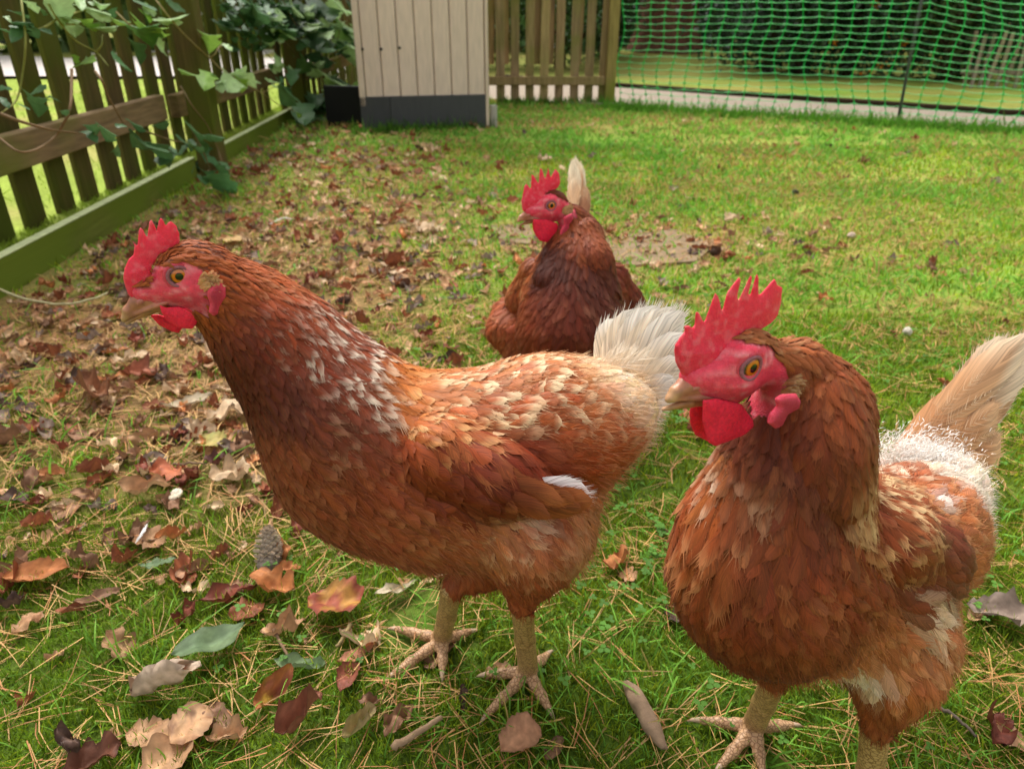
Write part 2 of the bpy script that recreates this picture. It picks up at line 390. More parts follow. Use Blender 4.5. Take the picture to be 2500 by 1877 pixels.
NU, NV = 7, 5
def feather_arrays(P, T, N, L, W, base, tip, tipamt, rg, sdf=None, lift=0.0022, stick=0.12, h0=0.0004, bend=0.25, fringe=18, bendN=0.0, shaft=0.12, camber=0.10, flen=None):
    """shingled vanes: P base points, T direction, N surface normal; hugs sdf when given. returns V,Q,Tri,col,fuv"""
    n = len(P); T = norm(T - (T * N).sum(1, keepdims=True) * N) if sdf is not None else norm(T); B = norm(np.cross(N, T)); N = np.cross(T, B)
    t = np.linspace(0, 1, NU); v = np.linspace(-1, 1, NV)
    wp = np.where(t < 0.6, 0.35 + 0.65 * np.sin(np.minimum(t / 0.6, 1) * np.pi / 2), np.sqrt(np.maximum(1 - ((t - 0.6) / 0.42) ** 2, 0)))
    wp[-1] = 0.30
    sb = (rg.normal(0, 1, n) * bend * 0.5)[:, None, None, None]
    tt = t[None, :, None, None]; vv = v[None, None, :, None]; ww = wp[None, :, None, None]
    Lb = L[:, None, None, None]; Wb = W[:, None, None, None]
    X = P[:, None, None] + T[:, None, None] * Lb * (tt - 0.10 * np.abs(vv) * ww * (tt > 0.9)) + B[:, None, None] * (Wb * 0.5 * vv * ww + Lb * sb * tt ** 2)
    lr = (lift * (0.6 + 0.8 * rg.random(n)))[:, None, None, None]
    hgt = h0 + lr * tt ** 1.4 - Wb * camber * vv ** 2 * ww + (rg.random(n) * 0.0009)[:, None, None, None]
    if sdf is not None:
        st = (stick * rg.random(n))[:, None, None, None]
        Y = X.reshape(-1, 3).copy(); hh = np.broadcast_to(hgt, X.shape[:3] + (1,)).reshape(-1)
        for _ in range(2):
            g = sdf.grad(Y); Y -= g * (sdf(Y) - hh)[:, None]
        X = Y.reshape(X.shape) * (1 - st * tt ** 2) + (X + N[:, None, None] * hgt) * st * tt ** 2
    else:
        X = X + N[:, None, None] * (hgt + Lb * bendN * tt ** 2)
    tm = sstep(0.62, 0.95, tt + 0.10 * np.abs(vv) + rg.normal(0, 0.08, (n, 1, 1, 1)) + rg.normal(0, 0.05, (n, NU, NV, 1))) * tipamt[:, None, None, None]
    col = base[:, None, None] * (1 - tm) + tip[:, None, None] * tm
    col = col * (1 + shaft * (np.abs(vv) < 0.1)) * np.ones_like(X)
    fuv = np.stack(np.broadcast_arrays(tt[..., 0], vv[..., 0], rg.random(n)[:, None, None]), -1)
    i = np.arange(NU - 1)[:, None] * NV; j = np.arange(NV - 1)[None]
    q = np.stack([i + j, i + j + 1, i + NV + j + 1, i + NV + j], -1).reshape(-1, 4)
    Q = (q[None] + (np.arange(n) * NU * NV)[:, None, None]).reshape(-1, 4)
    V = X.reshape(-1, 3); Cc = col.reshape(-1, 3); U = fuv.reshape(-1, 3); Tr = np.zeros((0, 3), int)
    if fringe:
        m = fringe; k = rg.random((n, m)); s_ = np.where(rg.random((n, m)) < 0.5, 0, NV - 1)
        te = 0.35 + 0.64 * k ** 0.6; fi = te * (NU - 1); i0 = np.minimum(fi.astype(int), NU - 2); fr = (fi - i0)[..., None]
        tipside = rg.random((n, m)) < 0.35
        ar = np.arange(n)[:, None]
        E = X[ar, i0, s_] * (1 - fr) + X[ar, i0 + 1, s_] * fr
        jv = rg.integers(0, NV - 1, (n, m)); fv = rg.random((n, m))[..., None]
        E2 = X[ar, NU - 1, jv] * (1 - fv) + X[ar, NU - 1, jv + 1] * fv
        vs = np.where(s_ == 0, -1.0, 1.0)
        ang = np.where(tipside, (jv + fv[..., 0] - (NV - 1) / 2) / (NV - 1) * 1.0, vs * (0.55 - 0.35 * te)) + rg.normal(0, 0.07, (n, m))
        E = np.where(tipside[..., None], E2, E)
        tl = norm(X[:, NU - 1, NV // 2] - X[:, NU - 2, NV // 2])[:, None]; tb = norm(X[:, NU - 2, NV - 1] - X[:, NU - 2, 0])[:, None]
        d = tl * np.cos(ang)[..., None] + tb * np.sin(ang)[..., None] + np.cross(tl, tb) * rg.normal(0.0, 0.05, (n, m))[..., None]
        ln = ((L if flen is None else W * flen)[:, None] * rg.uniform(0.10, 0.30, (n, m)))[..., None]; hw = ((L if flen is None else W)[:, None] * rg.uniform(0.007, 0.016, (n, m)))[..., None]
        sd = np.cross(d, np.cross(tl, tb)); E0 = E - d * ln * 0.35
        FV = np.stack([E0 - sd * hw, E0 + sd * hw, E + d * ln], 2).reshape(-1, 3)
        b0 = len(V); V = np.vstack([V, FV]); Tr = b0 + np.arange(n * m * 3).reshape(-1, 3)
        fc = np.where(tipamt[:, None] > 0, base * (1 - tipamt[:, None]) + tip * tipamt[:, None], base) * 1.05
        Cc = np.vstack([Cc, np.repeat(fc, m * 3, 0)]); U = np.vstack([U, np.tile([0.5, 0.5, 0.5], (n * m * 3, 1))])
    return V, Q, Tr, Cc, U
def plume_arrays(paths, L, col0, col1, rg, nb=70, blen=0.022, droop=0.15, wid=0.00042):
    """loose plumes with free barbs: paths (m,k,3) shafts with blade normal"""
    VV, QQ, CC, n = [], [], [], 0
    for (pts, nrm) in paths:
        S = spline(pts, 40); tg = norm(np.gradient(S, axis=0)); nr = norm(np.asarray(nrm, float)); sd = norm(np.cross(nr, tg))
        t = np.sort(rg.uniform(0.05, 1.0, nb * 2)); k = (t * 39).astype(int); sg = np.where(np.arange(nb * 2) % 2 == 0, -1, 1)
        ln = blen * (0.35 + 0.9 * np.sin(np.pi * np.minimum(t * 0.75 + 0.12, 1))) * rg.uniform(0.75, 1.15, nb * 2) * (1 - .6 * sstep(.75, 1, t))
        a = (0.80 - 0.52 * t + rg.normal(0, 0.08, nb * 2))
        d0 = tg[k] * np.cos(a)[:, None] + sd[k] * (np.sin(a) * sg)[:, None] + nr * rg.normal(0, 0.15, nb * 2)[:, None]
        d1 = norm(d0 + tg[k] * 0.8 + nr * rg.normal(-droop, 0.2, nb * 2)[:, None] + np.array([0, 0, -droop]))
        seg = 5; s = np.linspace(0, 1, seg)[None, :, None]
        Pp = S[k][:, None] + (d0[:, None] * (s - 0.5 * s ** 2) + d1[:, None] * 0.5 * s ** 2) * ln[:, None, None]
        wv = wid * (1 - 0.8 * s) * tg[k][:, None]
        V = np.stack([Pp - wv, Pp + wv], 2).reshape(-1, 3); m = nb * 2
        i = np.arange(seg - 1) * 2; q = np.stack([i, i + 1, i + 3, i + 2], 1)
        QQ.append((q[None] + (np.arange(m) * seg * 2)[:, None, None]).reshape(-1, 4) + n); VV.append(V); n += len(V)
        c = np.asarray(col0) * (1 - t[:, None]) + np.asarray(col1) * t[:, None]; c = c * rg.uniform(0.85, 1.12, (m, 1))
        CC.append(np.repeat(c, seg * 2, 0))
    V = np.vstack(VV); return V, np.vstack(QQ), np.zeros((0, 3), int), np.vstack(CC), np.tile([0.5, 0.5, 0.5], (len(V), 1))
def fuzz_arrays(P, D, L, col, rg, wid=0.00028, droop=0.2):
    n = len(P); D = norm(D); s = norm(np.cross(D, rg.normal(0, 1, (n, 3)))); k = np.linspace(0, 1, 4)[None, :, None]
    X = P[:, None] + D[:, None] * L[:, None, None] * k + np.array([0, 0, -1.0]) * droop * L[:, None, None] * k ** 2 + s[:, None] * 0.15 * L[:, None, None] * k ** 2
    wv = s[:, None] * wid * (1 - 0.85 * k); V = np.stack([X - wv, X + wv], 2).reshape(-1, 3)
    i = np.arange(3) * 2; q = np.stack([i, i + 1, i + 3, i + 2], 1)
    return V, (q[None] + (np.arange(n) * 8)[:, None, None]).reshape(-1, 4), np.zeros((0, 3), int), np.repeat(col, 8, 0), np.tile([0.5, 0.5, 0.5], (n * 8, 1))
def join(parts):
    V, Q, T, Cc, U, n = [], [], [], [], [], 0
    for v, q, t, c, u in parts:
        V.append(v); Q.append(q + n); T.append(t + n); Cc.append(c); U.append(u); n += len(v)
    return np.vstack(V), np.vstack(Q), np.vstack(T), np.vstack(Cc), np.vstack(U)
def mkf(name, arr, parent):
    V, Q, T, Cc, U = arr
    return mk(name, V, [Q, T], M_FEA, parent, Cc, {'fuv': U})

class Head:
    def __init__(s, eye_px, depth, yaw, pitch, scale, crop, roll=0.0):
        ps, th = math.radians(yaw), math.radians(pitch)
        s.f = np.array([-math.cos(ps) * math.cos(th), -math.sin(ps) * math.cos(th), -math.sin(th)])
        s.s = norm(np.cross([0, 0, 1.0], s.f)); s.u = np.cross(s.f, s.s)
        r_ = math.radians(roll); s.s, s.u = s.s * math.cos(r_) + s.u * math.sin(r_), s.u * math.cos(r_) - s.s * math.sin(r_)
        s.k = scale * 0.001; s.crop = crop
        s.eye = at(*s.px(*eye_px), depth); s.O = s.eye - s.s * 13.5 * s.k
    def px(s, x, y): ox, oy, sc_ = s.crop; return ox + x / sc_, oy + y / sc_
    def loc(s, x, y, off=0.0):
        """photograph point on the plane parallel to the head's middle plane -> local (f,u) mm"""
        r = ray(*s.px(x, y)); q = s.O + s.s * off * s.k; t = ((q - CAM) @ s.s) / (r @ s.s); d = CAM + r * t - s.O
        return np.array([d @ s.f, d @ s.u]) / s.k
    def W(s, f, u, v=0.0):
        f, u, v = np.broadcast_arrays(np.asarray(f, float), u, v)
        return s.O + (f[..., None] * s.f + u[..., None] * s.u + v[..., None] * s.s) * s.k
    def ax(s): return np.array([s.f, s.u, s.s])
    def plate(s, poly, off, tmax, edge, res, wav=0.0, flare=0.0, base=None):
        Pl = np.array([s.loc(*q, off) for q in poly]); lo = Pl.min(0) - 2 * res - 0.5; hi = Pl.max(0) + 2 * res + 0.5
        top = Pl[:, 1].max()
        def fn(G):
            d = polysd(Pl, G[:, 0], G[:, 1])
            th = 0.35 + tmax * (1 - np.exp(np.minimum(d, 0) / edge))
            if base is not None: th = th + base[1] * np.exp(np.minimum(G[:, 1] * -1 + base[0], 0) / 5.0)
            c = wav * np.sin(G[:, 0] * 0.22 + 1) * np.sin(G[:, 1] * 0.17) + flare * (top - G[:, 1])
            a = np.abs(G[:, 2] - c) - th
            return np.where(d > 0, np.maximum(np.hypot(d, np.maximum(a + 0.3, 0)) - 0.3, d * 0.9), np.maximum(a, d))
        z = tmax + 1 + abs(wav) + abs(flare) * (hi[1] - lo[1]) + (base[1] if base else 0)
        V, Q = snets(fn, np.array([lo[0], lo[1], -z]), np.array([hi[0], hi[1], z]), res)
        return s.W(V[:, 0], V[:, 1], V[:, 2] + off), Q, V
def smooth_mesh(V, Q, it=2, lam=0.5):
    a = Q.ravel(); b = np.roll(Q, -1, 1).ravel()
    for _ in range(it):
        S = np.zeros_like(V); c = np.zeros(len(V))
        np.add.at(S, a, V[b]); np.add.at(S, b, V[a]); np.add.at(c, a, 1); np.add.at(c, b, 1)
        V = V + lam * (S / np.maximum(c, 1)[:, None] - V)
    return V

RED = srgb(236, 70, 94); REDP = srgb(248, 168, 174); REDD = srgb(222, 30, 62); REDC = srgb(242, 50, 80)
def ring(h, sg):
    c = h.W(0, 0, 11.2 * sg); R0 = 10.2 * h.k; r0 = 2.3 * h.k
    def f(p):
        q = p - c; z = q @ h.s; x = q @ h.f; y = (q @ h.u) * 1.12; z = z + sg * 0.10 * np.abs(x)
        return np.hypot(np.hypot(x, y) - R0, z) - r0
    f.bb = (c - 0.014, c + 0.014); return f
def head_prims(h):
    A = h.ax(); k = h.k
    E = lambda c, r: ellips(h.W(*c), A, np.array(r) * k)
    R = lambda a, b, ra, rb: rcone(h.W(*a), h.W(*b), ra * k, rb * k)
    bk = -h.f
    return [(E((-6, -1, 0), (21, 17, 14)), 0.004, bk), (R((4, -7, 0), (27, -7, 0), 12, 7.5), 0.008, bk),
            (E((-2, -14, 0), (19, 11, 12)), 0.008, bk - h.u * 0.2),
            (ellips(h.W(1, 7, 11.5), A, np.array((9, 3.0, 3.2)) * k), 0.004, None), (ellips(h.W(1, 7, -11.5), A, np.array((9, 3.0, 3.2)) * k), 0.004, None),
            (R((20, -14.5, 0), (0, -19, 0), 5.0, 8.5), 0.006, None),
            (ring(h, 1), 0.003, None), (ring(h, -1), 0.003, None),
            (ellips(h.W(2, -9.5, 11.0), A, np.array((10, 3.5, 3.5)) * k), 0.004, None)]
def make_hen(D):
    rg = np.random.default_rng(D['seed']); h = D['head']
    root = thing('hen', D['base'], D['label'], 'hen', 'hens on the lawn')
    cone = lambda a, b: rcone(dat(*a[:3]), dat(*b[:3]), a[3] * K / F * a[2] * SHR, b[3] * K / F * b[2] * SHR)
    SHR = D.get('shrink', .955); prims = head_prims(h)
    for a, b, kk, fl in D['body']:
        d = norm(dat(*b[:3]) - dat(*a[:3]))
        if fl is not None: d = norm(np.asarray(fl, float))
        prims.append((cone(a, b), kk * .8, d))
    body = SDF(prims)
    # -------- body: one continuous skin
    lo, hi = body.bb(0.026); V, Q = snets(body, lo, hi, D.get('res', 0.0026))
    fp = np.array([h.loc(*q, 11) for q in D['face']])
    def facemask(P, m=0.0):
        d = (P - h.O) / h.k; f, u, s_ = d @ h.f, d @ h.u, d @ h.s
        return (polysd(fp, f, u) < m) & (np.abs(s_) < 22)
    cols = np.tile(D['under'], (len(V), 1)); dd = (V - h.O) / h.k; lf, lu = dd @ h.f, dd @ h.u
    fm = facemask(V, 1.0); nz = vnoise(V * 260, 3)[:, None]; nz2 = vnoise(V * 700, 5)[:, None]
    nw = vnoise(np.stack([lf * .10 + lu * .05, lu * .55, lf * 0], 1), 6)[:, None]; kp = 0.75 * sstep(.45, .9, .5 * nz + .5 * nw); fc = RED * (1 - kp) + REDP * kp; fc = fc * (0.88 + 0.24 * nz2)
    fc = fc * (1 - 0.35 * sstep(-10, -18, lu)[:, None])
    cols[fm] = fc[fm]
    mk('body', V, Q, M_SKIN, root, cols)
    def surf(f, u, sg, hi_=30.0):
        a = np.linspace(hi_, 0, 240); d = body(h.W(np.full(240, f), np.full(240, u), sg * a)); k_ = np.argmax(d < 0); return a[k_]
    # -------- comb, wattles, lobes
    cv, cq, loc = h.plate(D['comb'], 0, 2.3, 5.0, D.get('cres', 0.7), 0.5, base=(8.0, 2.0))
    cv = smooth_mesh(cv, cq, 2)
    nz = vnoise(loc * 0.35, 2)[:, None]; nz2 = vnoise(loc * 1.3, 4)[:, None]; cc = REDC * (0.92 + 0.16 * nz2); e_ = loc[:, 1:2]; kp = 0.22 * sstep(.4, .9, nz); cc = cc * (1 - kp) + REDP * kp
    mk('comb', cv, cq, M_COMB, root, cc)
    for poly, off, fl in D['wattles']:
        cv, cq, loc = h.plate(poly, off, 2.2, 3.5, D.get('cres', 0.7), 0.6, flare=fl); cv = smooth_mesh(cv, cq, 2)
        nz2 = vnoise(loc * 0.9, 4)[:, None]; mk('wattle', cv, cq, M_COMB, root, REDD * (0.95 + 0.5 * nz2))
    lc = np.mean([h.loc(*q, 13.0) for q in D['lobe']], 0); lo13 = surf(lc[0] + 2, lc[1], 1) + 2.2
    cv, cq, loc = h.plate(D['lobe'], lo13, 2.6, 1.6, D.get('cres', 0.7), 0.5); cv = smooth_mesh(cv, cq, 1)
    e = polysd(np.array([h.loc(*q, lo13) for q in D['lobe']]), loc[:, 0], loc[:, 1])[:, None]
    mk('ear_lobe', cv, cq, M_COMB, root, srgb(224, 68, 94) * sstep(-3.5, -0.5, e) + srgb(186, 46, 72) * (1 - sstep(-3.5, -0.5, e)))
    # -------- eyes
    for sgn in (1, -1):
        th = np.linspace(0, np.pi, 25)[:, None]; ph = np.linspace(0, 2 * np.pi, 32, endpoint=False)[None]
        r = 7.2; s0 = surf(0, 0, sgn); c = (s0 - 2.2) * sgn
        X = h.W(0 + r * np.sin(th) * np.cos(ph), 0 + r * np.sin(th) * np.sin(ph), c + sgn * r * 0.50 * np.cos(th) * np.ones_like(ph))
        ang = np.broadcast_to(np.sin(th) * (th < np.pi / 2) + (th >= np.pi / 2) * 1.0, X.shape[:2]) * (r / 6.0)
        i = np.arange(24)[:, None] * 32; j = np.arange(32)[None]; q = np.stack([i + j, i + (j + 1) % 32, i + 32 + (j + 1) % 32, i + 32 + j], -1).reshape(-1, 4)
        if sgn > 0: q = q[:, ::-1]
        eo = mk('eye', X.reshape(-1, 3), q, M_EYE, root, None, {'fuv': np.stack([ang.ravel()] * 3, 1)})
        a = np.linspace(0, 2 * np.pi, 41); mb = MB()
        mb.tube(h.W(0.2 + 6.9 * np.cos(a), -0.2 + 6.5 * np.sin(a), sgn * (s0 + 0.2 - 0.9 * np.cos(a) ** 2)), 1.25 * h.k, 8, srgb(158, 96, 108), False)
        mb.tube(h.W(0.2 + 8.6 * np.cos(a), -0.2 + 7.8 * np.sin(a), sgn * (s0 - 0.7 - 1.6 * np.cos(a) ** 2)), 1.6 * h.k, 8, srgb(214, 72, 92), False)
        mb.build('eyelid', M_SKIN, eo, True)
    # -------- beak
    ut, tb, mc, lt = [h.loc(*q, 0 if i_ != 2 else 9) for i_, q in enumerate(D['beak'])]
    p1 = tb + np.array([-3.5, -5.0]); p2 = p1 * .42 + ut * .58 + np.array([0.2, 1.2]); mid = p2
    up = [(rcone(h.W(*(p1 * .6 + mc * .4 + [0, 2]), 0), h.W(*p1, 0), 6.0 * h.k, 4.8 * h.k), 0.001, None), (rcone(h.W(*p1, 0), h.W(*p2, 0), 4.8 * h.k, 3.3 * h.k), 0.002, None), (rcone(h.W(*p2, 0), h.W(*ut, 0), 3.3 * h.k, 1.1 * h.k), 0.002, None)]
    for sg in (1, -1): up.append((rcone(h.W(*(mc + [2, 0.8]), sg * 7.5), h.W(*(ut * .7 + mid * .3 + [0, -.3]), sg * 1.0), 1.9 * h.k, 1.1 * h.k), 0.003, None))
    up = SDF(up); lo_ = SDF([(rcone(h.W(*(mc + [4, -2.5]), 0), h.W(*(lt * .55 + mc * .45), 0), 4.4 * h.k, 2.9 * h.k), .001, None), (rcone(h.W(*(lt * .55 + mc * .45), 0), h.W(*lt, 0), 2.9 * h.k, 1.1 * h.k), .002, None)])
    for nm, sd_, cb in (('upper_beak', up, (176, 112, 88)), ('lower_beak', lo_, (168, 112, 76))):
        l_, h_ = sd_.bb(0.002); v_, q_ = snets(sd_, l_, h_, 0.0007 if D.get('res', .0026) < .003 else 0.001)
        d = (v_ - h.O) / h.k; x = (d @ h.f); kx = sstep(ut[0] - 8, ut[0], x)[:, None]; kb = sstep(mc[0] + 16, mc[0] + 2, x)[:, None]
        c_ = srgb(*cb) * (1 - kx) + srgb(190, 142, 104) * kx; c_ = c_ * (1 - kb * .6) + srgb(205, 110, 110) * kb * .6
        c_ = c_ * (0.8 + 0.4 * vnoise(d * np.array([1, 1, 1]) * 0.35, 9)[:, None])
        bk_ = mk(nm, v_, q_, M_BEAK, root, c_)
        if nm == 'upper_beak':
            for sg in (1, -1):
                mb = MB(); c = tb + np.array([-6.5, -4.0]); mb.tube(h.W(c[0] + np.linspace(-3.5, 3.5, 8) * .95, c[1] - 0.5 + np.linspace(1.2, -1.6, 8) + .8 * np.sin(np.linspace(0, 3.14, 8)), sg * np.full(8, 4.3)), np.array([.5, 1.6, 2.2, 2.4, 2.4, 2.1, 1.5, .5]) * h.k, 8, srgb(186, 112, 104))
                mb.build('nostril', M_BEAK, bk_, True)
    # -------- feathers
    wsds = []
    for wg in D['wings'] + D.get('hackle', []):
        wsds.append(SDF([(cone(a, b_), 0.02, norm(dat(*b_[:3]) - dat(*a[:3]))) for a, b_ in zip(wg[:-1], wg[1:])]))
    cps = []
    for cpt in D['paint']:
        u, v = cpt[0], cpt[1]; r = ray(u * K, v * K); t = D['near']; best = (9, t)
        for _ in range(60):
            d = min(body((CAM + r * t)[None])[0], min(w_((CAM + r * t)[None])[0] for w_ in wsds))
            if d < best[0]: best = (d, t)
            if d < 4e-4: break
            t += max(d, 0.0006)
        cps.append(CAM + r * best[1])
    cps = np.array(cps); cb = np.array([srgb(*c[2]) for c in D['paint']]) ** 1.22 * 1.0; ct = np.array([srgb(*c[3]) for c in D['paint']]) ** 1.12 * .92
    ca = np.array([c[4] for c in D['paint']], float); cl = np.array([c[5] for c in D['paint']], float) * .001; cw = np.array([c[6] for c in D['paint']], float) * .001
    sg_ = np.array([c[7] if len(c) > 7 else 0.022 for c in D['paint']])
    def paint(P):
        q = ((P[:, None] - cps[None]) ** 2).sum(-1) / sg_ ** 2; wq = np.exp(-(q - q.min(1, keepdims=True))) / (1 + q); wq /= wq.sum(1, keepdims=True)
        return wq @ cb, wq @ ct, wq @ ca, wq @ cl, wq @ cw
    def cover(sd, V, Q, nmax, skip=None, seed=1, dens=0.40, **kw):
        P = sample_quads(V, Q, nmax, rg)
        ok = ~facemask(P, 0.5)
        if skip is not None: ok &= skip(P)
        P = P[ok]; b, t, a, l, w_ = paint(P); keep = poisson(P, dens * np.sqrt(l * w_), seed); P = P[keep]; b, t, a, l, w_ = [x[keep] for x in (b, t, a, l, w_)]
        n = len(P); N = sd.grad(P); fl = sd.flow(P)
        fl = norm(fl) + np.array([0, 0, -0.22]) + rg.normal(0, 0.13, (n, 3))
        l = l * rg.uniform(0.8, 1.2, n); w_ = w_ * rg.uniform(0.85, 1.2, n)
        a = np.where(rg.random(n) < .30 + .45 * a, np.clip(a * rg.uniform(.7, 1.4, n), 0, 1), a * .12)
        b = b * rg.uniform(0.80, 1.18, (n, 1)) * (1 + rg.normal(0, 0.04, (n, 3)))
        P = P - norm(fl) * (l * 0.45)[:, None]
        lf_ = 0.030 * l + 0.0004
        return feather_arrays(P, fl, N, l, w_, b, t, a, rg, sdf=sd, lift=lf_, **kw)
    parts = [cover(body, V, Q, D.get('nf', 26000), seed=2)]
    # soft down standing off the outline
    P = sample_quads(V, Q, D.get('nz', 14000), rg); P = P[~facemask(P, 0.5)]; b, t, a, l, w_ = paint(P); N = body.grad(P); fl = norm(body.flow(P))
    parts.append(fuzz_arrays(P + N * 0.0016, fl + N * (rg.random((len(P), 1)) ** 4 * 0.40 + 0.03) + rg.normal(0, .12, (len(P), 3)) + np.array([0, 0, -.2]), l * rg.uniform(.25, .5, len(P)), (b * .7 + t * .3) * rg.uniform(.9, 1.3, (len(P), 1)), rg))
    mkf('plumage', join(parts), root)
    # -------- wings
    for iw, wsd in enumerate(wsds):
        pn = 'wing' if iw < len(D['wings']) else 'hackle'; l_, h_ = wsd.bb(0.006); wv, wq = snets(wsd, l_, h_, 0.003)
        arr = cover(wsd, wv, wq, 9000, skip=lambda P: body(P) > -0.006, seed=5, dens=0.38)
        wo_ = mk(pn, wv, wq, M_SKIN, root, np.tile(D['under'], (len(wv), 1)))
        mkf(pn + '_feathers', arr, wo_)
    for nm, lst in D['quills'].items():
        arrs = []
        for (a, b_, wid, c0, c1, amt, nrm) in lst:
            a_, b2 = dat(*a), dat(*b_); d = b2 - a_; l_ = np.linalg.norm(d)
            n_ = norm(np.asarray(nrm, float)); n_ = norm(n_ - (n_ @ d) * d / l_ ** 2)
            arrs.append(feather_arrays(a_[None], norm(d)[None], n_[None], np.array([l_]), np.array([wid]), srgb(*c0)[None], srgb(*c1)[None], np.array([amt]), rg, None, lift=0.0, bend=0.12, fringe=60, bendN=rg.normal(0, .04), shaft=-0.12, flen=1.1))
        if nm in D.get('plumes', {}):
            for (paths, c0, c1, nb, bl) in D['plumes'][nm]:
                arrs.append(plume_arrays([([dat(*q) for q in pts], nrm) for pts, nrm in paths], None, srgb(*c0), srgb(*c1), rg, nb, bl))
        mkf(nm, join(arrs), root)
    dn = []
    for (u, v, dp, sp, cnt, ln_, col) in D.get('down', []):
        P = dat(u, v, dp) + rg.normal(0, 1, (cnt, 3)) * sp; dd_ = norm(rg.normal(0, .32, (cnt, 3)) + np.array([.55, .15, .65]))
        dn.append(fuzz_arrays(P, dd_, ln_ * rg.uniform(.5, 1.2, cnt), srgb(*col) * rg.uniform(.85, 1.1, (cnt, 1)), rg, wid=.00030, droop=.45))
    if dn: mkf('down', join(dn), root)
    # -------- ear tuft
    ex, ey, er = D['tuft']; c = h.loc(ex, ey, 13); n = 130; ts = surf(c[0], c[1], 1)
    aa = rg.random(n) * 6.28; rr = np.sqrt(rg.random(n)) * er
    P = h.W(c[0] + 2 + rr * np.cos(aa), c[1] - 1 + rr * np.sin(aa), np.full(n, ts + 0.4) + rg.random(n))
    dirs = -h.f * 0.8 + h.u * (0.35 + rg.normal(0, .3, n))[:, None] + h.s * (0.35 + 0.3 * rg.random(n))[:, None]
    arr = feather_arrays(P, dirs, np.tile(h.s, (n, 1)), np.full(n, 7.5 * h.k) * rg.uniform(.7, 1.2, n), np.full(n, 2.2 * h.k), np.tile(srgb(*D['tuftcol']), (n, 1)) * rg.uniform(.8, 1.15, (n, 1)), np.tile(srgb(222, 190, 150), (n, 1)), np.full(n, .5), rg, None, lift=0.0006, fringe=3)
    mkf('ear_tuft', arr, root)
    # -------- legs
    for lg in D['legs']:
        pr = []
        for ch in lg['chain']:
            pts = [np.asarray(q[0], float) for q in ch]; rad = [q[1] for q in ch]
            for i in range(len(pts) - 1): pr.append((rcone(pts[i], pts[i + 1], rad[i], rad[i + 1]), 0.004, None))
        sd_ = SDF(pr); l_, h_ = sd_.bb(0.004); v_, q_ = snets(sd_, l_, h_, D.get('lres', 0.0013))
        zz = v_[:, 2:3]; c_ = srgb(196, 160, 106) * sstep(.01, .035, zz) + srgb(194, 154, 118) * (1 - sstep(.01, .035, zz))
        lo2 = mk('leg', v_, q_, M_LEG, root, c_)
        for tip_, dr in lg['claws']:
            mb = MB(); dr = norm(np.asarray(dr, float)); tp = np.asarray(tip_, float)
            mb.tube([tp - dr * .004, tp + dr * .003, tp + dr * .008 + [0, 0, -.001], tp + dr * .013 + [0, 0, -.004]], [.0028, .0026, .0017, .0003], 7, srgb(196, 165, 138))
            mb.build('claw', M_BEAK, lo2, True)
    return root

def toes(foot, toe_px, rz_=0.0055, r0=0.0052):
    """toes from the foot joint to points on the ground; returns chains and claws"""
    ch, cl = [], []
    for (u, v) in toe_px:
        e = gnd(u, v, 0.005); d = e - foot; d[2] = 0; L = np.linalg.norm(d); s = np.array([-d[1], d[0], 0]) / L
        m1 = foot * .66 + e * .34; m1[2] = .0085; m2 = foot * .33 + e * .67; m2[2] = .0065
        ch.append([(foot, r0), (m1, r0 * .98), (m2, r0 * .9), (e, r0 * .66)]); cl.append((e, d / L + np.array([0, 0, -.1])))
    return ch, cl
# ================================================================ ground
def litter(x, y):
    """how thick the dead leaves lie: against the fence and round the slab, none out on the lawn"""
    a = sstep(0.18, -0.50, x + 0.12 * (y - 1.2)) * sstep(0.35, 1.0, y) * sstep(4.6, 3.0, y)
    b = np.exp(-((x - 0.25) / 0.55) ** 2 - ((y - 1.95) / 0.32) ** 2) * 0.6
    c = np.exp(-((x + 0.35) / 0.30) ** 2 - ((y - 2.1) / 0.9) ** 2) * 0.4
    d = 0.07 * sstep(0.1, -0.2, x) * sstep(0.9, 0.5, y)
    return np.clip((np.maximum(np.maximum(a, b), d) + c) * (0.25 + 1.25 * fbm(x, y, 3.1, 11)), 0, 1)
def strawd(x, y):
    return np.clip(1.9 * fbm(x, y * 1.6, 1.9, 21) - 0.55 + 0.5 * np.exp(-((x - 0.3) / 0.7) ** 2 - ((y - 1.9) / 0.4) ** 2), 0.05, 1)
def fence_x(y): return -1.06 - 0.054 * y
def gz(x, y):
    x = np.asarray(x, float); y = np.asarray(y, float); r = np.hypot(x, y)
    z = 0.010 * (fbm(x, y, 7.0, 31) - 0.5) + 0.02 * (fbm(x, y, 1.3, 41) - 0.5) * sstep(1.2, 3, r)
    z = z + 0.12 * np.exp(-((x - 2.0) / 1.1) ** 2 - ((y - 10.2) / 1.3) ** 2) + 0.05 * sstep(8.5, 11, y)
    return z - 0.004
GREEN = srgb(126, 162, 60); MOSS = srgb(122, 146, 50); STRAW = srgb(200, 172, 106); SOIL = srgb(108, 82, 58); LITB = srgb(156, 112, 78)
